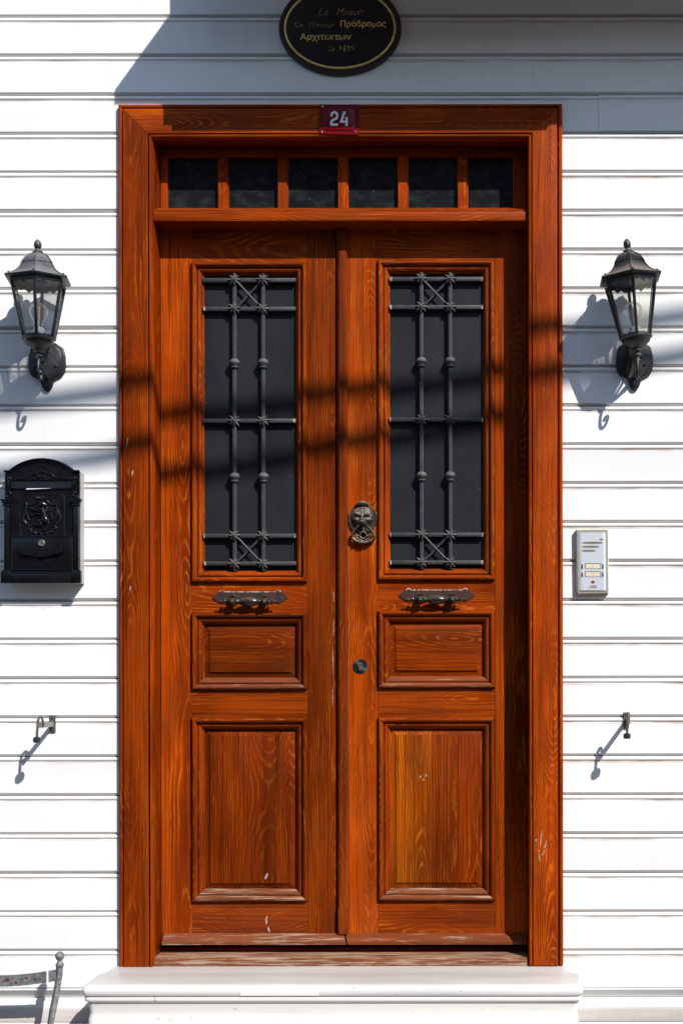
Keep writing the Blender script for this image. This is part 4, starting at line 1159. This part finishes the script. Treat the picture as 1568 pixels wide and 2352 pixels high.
bm = bmesh.new(); q = [MB(*p, YM - .008) for p in ((408, 575), (772, 571), (772, 574), (408, 592))]
prism(bm, q, YM - 0.0085, YM - 0.0062); obj('flap_glint', bm, DIGIT, slot)  # white sliver painted in as the glint on the black flap's edge
bm = bmesh.new()
for sgn in (-1, 1):
    tube(bm, smooth_path([(MB(645 + sgn * a, b)[0], YM - 0.002, MB(645 + sgn * a, b)[1]) for a, b in ((470, 428), (250, 418), (190, 395), (150, 362), (90, 352), (40, 385), (18, 400))], 4), 9 * ms, 8)
    for a_, b_, r_ in ((45, 402, 24), (28, 325, 22), (60, 335, 16)):
        p = MB(645 + sgn * a_, b_); lathe(bm, [(r_ * ms, -0.002), (r_ * ms * .85, r_ * ms * .5), (0, r_ * ms * .8)], out_at(p[0], YM - 0.0005, p[1]), 12)
p = MB(645, 312); lathe(bm, [(28 * ms, -0.002), (22 * ms, 14 * ms), (0, 22 * ms)], out_at(p[0], YM - 0.0005, p[1]), 12)
obj('crest_scroll', bm, MAIL, slot)
# lion crest
cr = sub('lion_crest', mb, (MB(645, 980)[0], YM, MB(645, 980)[1]))
def mline(bm, pts, r_, sm=4, d_=0.0015, flat=0.6):
    P = [(MB(*p)[0], YM - d_, MB(*p)[1]) for p in pts]
    if sm: P = smooth_path(P, sm)
    if hasattr(r_, '__len__'):
        rr_ = [(r_[0] + (r_[-1] - r_[0]) * i / (len(P) - 1)) * ms for i in range(len(P))]
        if len(r_) == 3:
            rr_ = [((r_[0] * (1 - 2 * f) + r_[1] * 2 * f) if f < .5 else (r_[1] * (2 - 2 * f) + r_[2] * (2 * f - 1))) * ms for f in [i / (len(P) - 1) for i in range(len(P))]]
    else: rr_ = [r_ * ms] * len(P)
    tube(bm, P, rr_, 8)
bm = bmesh.new(); mline(bm, [(318, 1280), (318, 690), (340, 668), (950, 668), (980, 690), (985, 1280)], 7, 0, 0.0)
obj('crest_border', bm, MAIL, cr)
bm = bmesh.new()
mline(bm, [(560, 735), (645, 722), (735, 735)], 12, 3)
for k in range(7): mline(bm, [(575 + k * 24, 735), (545 + k * 33, 700)], [10, 5], 0)
obj('crest_crown', bm, MAIL, cr)
bm = bmesh.new()
for sgn in (-1, 1):
    f_ = lambda a, b: (650 + sgn * a, b)
    mline(bm, [f_(70, 755), f_(110, 800), f_(160, 822), f_(215, 815), f_(250, 800)], [9, 13, 20])
    mline(bm, [f_(250, 800), f_(230, 870), f_(265, 960), f_(280, 1050), f_(245, 1110)], [22, 14, 18])
    mline(bm, [f_(215, 860), f_(235, 960), f_(190, 1060)], [10, 16, 8])
    mline(bm, [f_(260, 1115), f_(190, 1140), f_(215, 1180), f_(175, 1200), f_(165, 1240), f_(120, 1235), f_(90, 1265), f_(45, 1250), f_(0, 1275)], 13)
obj('crest_shield', bm, MAIL, cr)
bm = bmesh.new()
mline(bm, [(640, 880), (670, 960), (700, 1050), (720, 1070)], [52, 42, 50], 4, 0.001)
mline(bm, [(615, 830), (660, 815), (720, 835)], [28, 44, 20], 4, 0.003)
mline(bm, [(640, 920), (540, 905), (490, 880), (465, 875)], [30, 18, 20], 4, 0.002)
mline(bm, [(650, 970), (570, 965), (510, 985), (475, 985)], [26, 16, 18], 4, 0.002)
mline(bm, [(715, 1050), (745, 1130), (700, 1190), (675, 1205)], [46, 24, 20], 4, 0.002)
mline(bm, [(690, 1050), (610, 1075), (630, 1130), (560, 1125), (525, 1115)], [40, 26, 18], 4, 0.002)
mline(bm, [(740, 1050), (800, 1040), (780, 960), (770, 900), (800, 915)], [12, 9, 16], 4, 0.001)
for k in range(9):
    a = math.radians(40 * k); p = MB(665 + 55 * math.cos(a), 880 + 55 * math.sin(a)); lathe(bm, [(20 * ms, -0.002), (14 * ms, 10 * ms), (0, 16 * ms)], out_at(p[0], YM - 0.003, p[1]), 8)
obj('crest_lion', bm, MAIL, cr, angle=60)
# lower door of the mailbox
md = sub('lower_door', mb, (MB(645, 1550)[0], YM, MB(645, 1550)[1]))
bm = bmesh.new(); a, b = MB(195, 1800), MB(1105, 1300); box(bm, a[0], b[0], YM - 0.004, YM + 0.002, a[1], b[1], bev=0.0015, seg=2)
obj('door_plate', bm, MAIL, md)
bm = bmesh.new()
for pts in ([(175, 1292), (1118, 1292)], [(190, 1318), (1112, 1318)], [(190, 1812), (1130, 1812)], [(190, 1318), (190, 1812)], [(1112, 1318), (1112, 1812)]): mline(bm, pts, 10, 0, 0.004)
obj('door_border', bm, MAIL, md)
top_ = [(312, 1440), (335, 1418), (430, 1470), (530, 1498), (645, 1506), (760, 1498), (860, 1470), (950, 1418), (978, 1435)]
bot_ = [(972, 1560), (930, 1565), (830, 1600), (740, 1612), (645, 1616), (550, 1610), (450, 1590), (350, 1560), (315, 1565)]
obj('handle', PR([MB(*p) for p in top_ + bot_], YM - 0.016, YM - 0.003, bev=0.003, seg=2), MAIL, md)
for pts in ([(412, 1605), (430, 1592), (590, 1640), (595, 1670), (570, 1682), (430, 1655), (412, 1640)], [(698, 1650), (720, 1635), (870, 1592), (885, 1605), (880, 1640), (720, 1680), (698, 1672)]):
    obj('vent', PR([MB(*p) for p in pts], YM - 0.0043, YM - 0.0038), DARK, md)
p = MB(645, 1408); bm = bmesh.new(); lathe(bm, [(52 * ms, 0), (52 * ms, 0.004), (42 * ms, 0.006), (36 * ms, 0.0045), (0, 0.0045)], out_at(p[0], YM - 0.0035, p[1]), 20)
obj('lock', bm, STEEL, md)
obj('lock_slot', BX(p[0] - 0.0012, p[0] + 0.005, YM - 0.0086, YM - 0.0078, p[1] - 0.0012, p[1] + 0.0012), DARK, md)

# ------------------------------------------------------------------ intercom
YI = -0.022
def IC(x, y, Y=YI): return U((2240 + x / 6.03) / 1.7417, (2080 + y / 6.03) / 1.7417, Y)
ic = thing('intercom', 'silver intercom panel with four call buttons beside the door', 'intercom', (IC(770, 1000)[0], 0, IC(770, 1000)[1]))
bm = PR([IC(*p) for p in ((374, 234), (1146, 231), (1158, 1786), (396, 1797))], YI + 0.003, 0.004, bev=0.003)
obj('back_box', bm, OLIVE, ic)
# curved front
bm = bmesh.new(); cols = []
for k in range(21):
    f = k / 20; e = abs(f - .5) * 2
    y = YI + 0.0120 * max(0.0, (e - 0.70) / 0.30) ** 1.6
    a, b = IC(366 + (1160 - 366) * f, 302), IC(380 + (1172 - 380) * f, 1702)
    cols.append((bm.verts.new((a[0], y, a[1])), bm.verts.new((b[0], y, b[1])), bm.verts.new((a[0], y + 0.006, a[1])), bm.verts.new((b[0], y + 0.006, b[1]))))
for p, q in zip(cols, cols[1:]):
    bm.faces.new((p[0], q[0], q[1], p[1])); bm.faces.new((p[2], p[3], q[3], q[2])); bm.faces.new((p[0], p[2], q[2], q[0])); bm.faces.new((p[1], q[1], q[3], p[3]))
for c_ in (cols[0], cols[-1]): bm.faces.new((c_[0], c_[1], c_[3], c_[2]))
obj('front_panel', bm, ALU, ic, angle=40)
def lens(x0, x1, y, h, n=16):
    cx_ = (x0 + x1) / 2; w = (x1 - x0) / 2
    return [IC(cx_ + w * math.cos(2 * math.pi * i / n), y + h * math.sin(2 * math.pi * i / n)) for i in range(n)]
for x0, x1, y, sx0, sx1 in ((508, 1042, 553, 545, 1005), (508, 950, 650, 545, 915), (508, 862, 747, 545, 825), (938, 1042, 475, 960, 1020)):
    o = obj('speaker_slot', PR(lens(x0, x1, y, 30 if x1 - x0 > 150 else 22), YI - 0.0004, YI + 0.001), OLIVE, ic)
    a, b = IC(sx0, y + 4), IC(sx1, y - 6); obj('slot_opening', BX(a[0], b[0], YI - 0.0008, YI, a[1], b[1]), DARK, o)
for y0, y1 in ((1047, 1180), (1243, 1375)):
    a, b = IC(590, y1), IC(975, y0); o = obj('name_window', BX(a[0], b[0], YI - 0.0008, YI + 0.001, a[1], b[1]), DARK, ic)
    for x0, x1 in ((604, 779), (785, 962)):
        a, b = IC(x0, y1 - 5), IC(x1, y0 + 14); obj('name_card', BX(a[0], b[0], YI - 0.0012, YI - 0.0006, a[1], b[1]), CREAM, o)
    for x in (530, 1027):
        p = IC(x, (y0 + y1) / 2)
        bm = BX(p[0] - 0.0026, p[0] + 0.0026, YI - 0.0035, YI + 0.001, p[1] - 0.0085, p[1] + 0.0085, bev=0.0018, seg=3)
        obj('call_button', bm, CHROME, ic)
a, b = IC(747, 1528), IC(820, 1472); o = obj('indicator', BX(a[0], b[0], YI - 0.0008, YI + 0.001, a[1], b[1]), DARK, ic)
a, b = IC(757, 1522), IC(812, 1484); obj('indicator_light', BX(a[0], b[0], YI - 0.0012, YI - 0.0006, a[1], b[1]), REDLED, o)
a = IC(722, 1634); b = IC(878, 1634)
obj('lettering', text_bm('UDIO', (50 / 6.03 / 1.7417 / S) / 0.73, a[0], a[1], YI - 0.0006, 0.0004, 0, b[0] - a[0], 0.0, 'LEFT'), DARK, ic)
bm = bmesh.new(); w_ = 9 / 6.03 / 1.7417 / S
ribbon(bm, [IC(655, 1632), IC(702, 1585), IC(716, 1634)], w_, YI - 0.0006, YI - 0.0001)
ribbon(bm, [IC(716, 1570), IC(876, 1568)], w_ * .7, YI - 0.0006, YI - 0.0001); ribbon(bm, [IC(640, 1650), IC(878, 1648)], w_ * .7, YI - 0.0006, YI - 0.0001)
ribbon(bm, [IC(680, 1614), IC(708, 1614)], w_ * .6, YI - 0.0007, YI - 0.0001)
obj('logo_mark', bm, TAN, ic)

# ------------------------------------------------------------------ shutter stays
def stay(label, x, y, dx, bend):
    px_, pz_ = U(x, y, -0.004)
    t = thing('shutter_stay', label, 'shutter stay', (px_, 0, pz_), 'pair of shutter stays')
    obj('wall_plate', BX(px_ - 0.0095, px_ + 0.0095, -0.006, 0.003, pz_ - 0.0275, pz_ + 0.0275, bev=0.001), STAY, t)
    for s in (-1, 1):
        bm = bmesh.new(); lathe(bm, [(0.0042, 0), (0.0036, 0.0015), (0, 0.002)], out_at(px_, -0.006, pz_ + s * 0.0205), 10)
        obj('plate_screw', bm, RUST, t)
    bm = bmesh.new()
    v = []
    for yy, xx, zz in ((-0.005, 0.002, 0.0), (-0.112, dx, -0.001)):
        for a, b in ((-0.0028, -0.0082), (0.0028, -0.0082), (0.0028, 0.0082), (-0.0028, 0.0082)):
            v.append(bm.verts.new((px_ + xx + a, yy, pz_ + zz + b)))
    for i in range(4): bm.faces.new((v[i], v[(i + 1) % 4], v[4 + (i + 1) % 4], v[4 + i]))
    bm.faces.new(v[:4]); bm.faces.new(v[4:])
    obj('arm', bm, STAYL, t)
    bm = bmesh.new(); hx = px_ + dx - 0.004
    P = smooth_path([(hx + 0.008 + bend, -0.098, pz_ - 0.004), (hx + 0.006 + bend, -0.101, pz_ + 0.018), (hx + 0.003 + bend * .6, -0.106, pz_ + 0.028), (hx, -0.113, pz_ + 0.018), (hx - 0.002, -0.116, pz_ - 0.012), (hx - 0.004, -0.115, pz_ - 0.040)], 5)
    tube(bm, P, 0.0042, 8); obj('catch', bm, STAY, t)
    bm = bmesh.new(); pr = [(0.0, -0.0095), (0.0095, -0.009)]
    for k in range(4):
        z0 = -0.0075 + k * 0.0042; pr += [(0.0128 - (0.0012 if k in (0, 3) else 0), z0), (0.0131 - (0.0016 if k in (0, 3) else 0), z0 + 0.0014), (0.0116, z0 + 0.0028)]
    pr += [(0.007, 0.0098), (0.0, 0.0105)]
    lathe(bm, pr, Matrix.Translation((hx - 0.004, -0.115, pz_ - 0.048)), 18)
    obj('knob', bm, KNOBM, t, angle=30)
    bm = bmesh.new(); lathe(bm, [(0.0045, 0), (0.0045, 0.003), (0, 0.004)], Matrix.Translation((px_ + dx * .9 - 0.003, -0.103, pz_)) @ Matrix.Rotation(math.radians(-90), 4, 'Y'), 8)
    obj('pivot', bm, RUST, t)
stay('iron shutter stay on the wall under the mailbox', 121, 1662, -0.007, 0.004)
stay('iron shutter stay on the wall under the intercom', 1437, 1655, 0.002, -0.003)

# ------------------------------------------------------------------ iron chair
YCH = -0.118
cxp, czp = U(137, 2192, YCH)
chair = thing('iron_chair', 'weathered grey iron chair back at the bottom left corner', 'chair', (cxp - 0.20, -0.30, 0))
def post(x, lean, fin=True):
    bm = bmesh.new()
    pts = [(x, YCH, czp - 0.028), (x - 0.006 * lean, YCH - 0.004, czp - 0.10), (x - 0.026 * lean, YCH - 0.022, czp - 0.24), (x - 0.03 * lean, YCH - 0.045, 0.43), (x - 0.03 * lean, YCH - 0.03, 0.22), (x - 0.03 * lean, YCH - 0.005, 0.004)]
    tube(bm, smooth_path(pts, 5), 0.0118, 4)
    bmesh.ops.bevel(bm, geom=[e for e in bm.edges if abs((e.verts[0].co - e.verts[1].co).normalized().z) > .85], offset=0.002, segments=2, profile=.5, affect='EDGES')
    o = obj('back_post', bm, CHAIRM, chair)
    bm = bmesh.new(); lathe(bm, [(0.0135, -0.006), (0.0135, 0.0), (0.009, 0.006), (0.0075, 0.012), (0.0125, 0.018), (0.0150, 0.026), (0.0135, 0.034), (0.0075, 0.0405), (0, 0.042)], Matrix.Translation((x, YCH, czp - 0.030)), 18)
    obj('finial', bm, CHAIRM, o, angle=50)
W_ = 0.42
post(cxp, 1.0); post(cxp - W_, -0.2)
rail = bmesh.new(); rp_ = []
for k in range(13):
    f = k / 12
    rp_.append((cxp - 0.010 - (W_ - 0.02) * f, YCH + 0.016 * math.sin(math.pi * f) - 0.004, czp - 0.066 - 0.022 * math.sin(math.pi * min(1, f * 1.05)) ** 1.0))
hv = 0.0185
rows = []
for x, y, z in rp_:
    rows.append([rail.verts.new(p) for p in ((x, y - 0.0035, z - hv), (x, y - 0.0035, z + hv), (x, y + 0.0035, z + hv), (x, y + 0.0035, z - hv))])
for a, b in zip(rows, rows[1:]):
    for i in range(4): rail.faces.new((a[i], a[(i + 1) % 4], b[(i + 1) % 4], b[i]))
rail.faces.new(rows[0]); rail.faces.new(rows[-1][::-1])
ro = obj('top_rail', rail, CHAIRM, chair)
x, y, z = rp_[1]; x += 0.004
obj('white_tie', BX(x - 0.0035, x + 0.0035, y - 0.0048, y + 0.0048, z - hv - 0.001, z + hv + 0.001, bev=0.0008), WHITE, ro)
for k, (f, dz_, w_) in enumerate(((2.2, -0.004, 0.010), (3.0, 0.006, 0.012), (4.1, -0.006, 0.014), (5.0, 0.004, 0.016))):
    i = int(f); q = rp_[i]; q2 = rp_[i + 1]; g_ = f - i
    p = [q[j] + (q2[j] - q[j]) * g_ for j in range(3)]
    poly = [(p[0] + w_ * .6 * math.cos(a * math.pi / 4) * R.uniform(.6, 1.2), p[2] + dz_ + w_ * .45 * math.sin(a * math.pi / 4) * R.uniform(.5, 1.1)) for a in range(8)]
    obj('rust_patch', PR(poly, p[1] - 0.0042, p[1] - 0.0030), RUST, ro)
obj('lower_rail', BX(cxp - W_ + 0.015, cxp - 0.025, YCH - 0.030, YCH - 0.022, 0.56, 0.59, bev=0.001), CHAIRM, chair)
for k in range(6):
    xx = cxp - 0.075 - k * 0.056
    obj('slat', BX(xx - 0.02, xx + 0.02, YCH - 0.42, YCH - 0.03, 0.445, 0.452, bev=0.0015), CHAIRM, chair)
obj('seat_frame', BX(cxp - W_ + 0.0, cxp - 0.02, YCH - 0.43, YCH - 0.02, 0.425, 0.4445, bev=0.003), CHAIRM, chair)
for xx in (cxp - W_ + 0.012, cxp - 0.034):
    bm = bmesh.new(); tube(bm, [(xx, YCH - 0.42, 0.425), (xx, YCH - 0.435, 0.004)], [0.011, 0.009], 8); obj('front_leg', bm, CHAIRM, chair)

# ------------------------------------------------------------------ unseen houses behind the camera, added to cut sky fill and darken glass reflections
YO = -7.2
STUCCO = plain('ochre_stucco', (0.16, 0.12, 0.085), 0.8, var=0.25, scale=3.0)
TRIM = plain('house_trim', (0.42, 0.40, 0.37), 0.7, var=0.1)
def house(label, x0, x1, h, n):
    t = thing('unseen_house', label, 'house', ((x0 + x1) / 2, YO, 0), 'unseen houses added across the street')
    obj('wall', BX(x0, x1, YO - 5, YO, 0.002, h), STUCCO, t)
    obj('cornice', BX(x0 + 0.002, x1 - 0.002, YO - 5.1, YO + 0.22, h + 0.002, h + 0.22, bev=0.03), TRIM, t)
    for k in range(n):
        x = x0 + (x1 - x0) * (k + 0.5) / n
        for j in range(int(h // 2.3)):
            z = 0.9 + j * 2.35
            if k == n // 2 and j == 0:
                obj('door', BX(x - 0.55, x + 0.55, YO - 0.01, YO + 0.06, 0.003, 2.2, bev=0.01), WV, t, color=(0.4, 0.4, 0.4, 0)); continue
            o = obj('window', BX(x - 0.5, x + 0.5, YO - 0.01, YO + 0.05, z, z + 1.4, bev=0.01), TRIM, t)
            obj('window_pane', BX(x - 0.42, x + 0.42, YO + 0.0505, YO + 0.056, z + 0.08, z + 1.32), DGLASS, o)
house('unseen tall dark stucco house added across the street, behind the camera', -3.3, 1.5, 7.4, 3)
house('unseen low stucco house added across the street, left of the tall one', -11, -3.31, 4.5, 4)
house('unseen low stucco house added across the street, right of the tall one', 1.51, 12, 4.5, 5)

# ------------------------------------------------------------------ overhead cables (out of the frame; their shadows cross the wall)
def cable(label, xa, ya, xb, yb, depth, rad):
    p = []
    for x, y in ((xa, ya), (xb, yb)):
        X, Z = U(x, y, 0.0)
        p.append(Vector((X + SA * depth, -depth, Z + SB * depth)))
    d_ = p[1] - p[0]
    pts = [p[0] + d_ * t for t in [i / 10 - 4.0 for i in range(0, 91)]]
    pts = [q - Vector((0, 0, 0.0)) for q in pts]
    bm = bmesh.new(); tube(bm, pts, rad, 8)
    o = obj('overhead_cable', bm, CABLE); tag(o, label, 'cable', 'cables over the street')
    return o
cable('upper overhead cable whose shadow crosses the lanterns', 60, 925, 1500, 735, 3.0, 0.025)
cable('lower overhead cable whose shadow crosses above the mailbox', 60, 1080, 1500, 828, 3.0, 0.025)
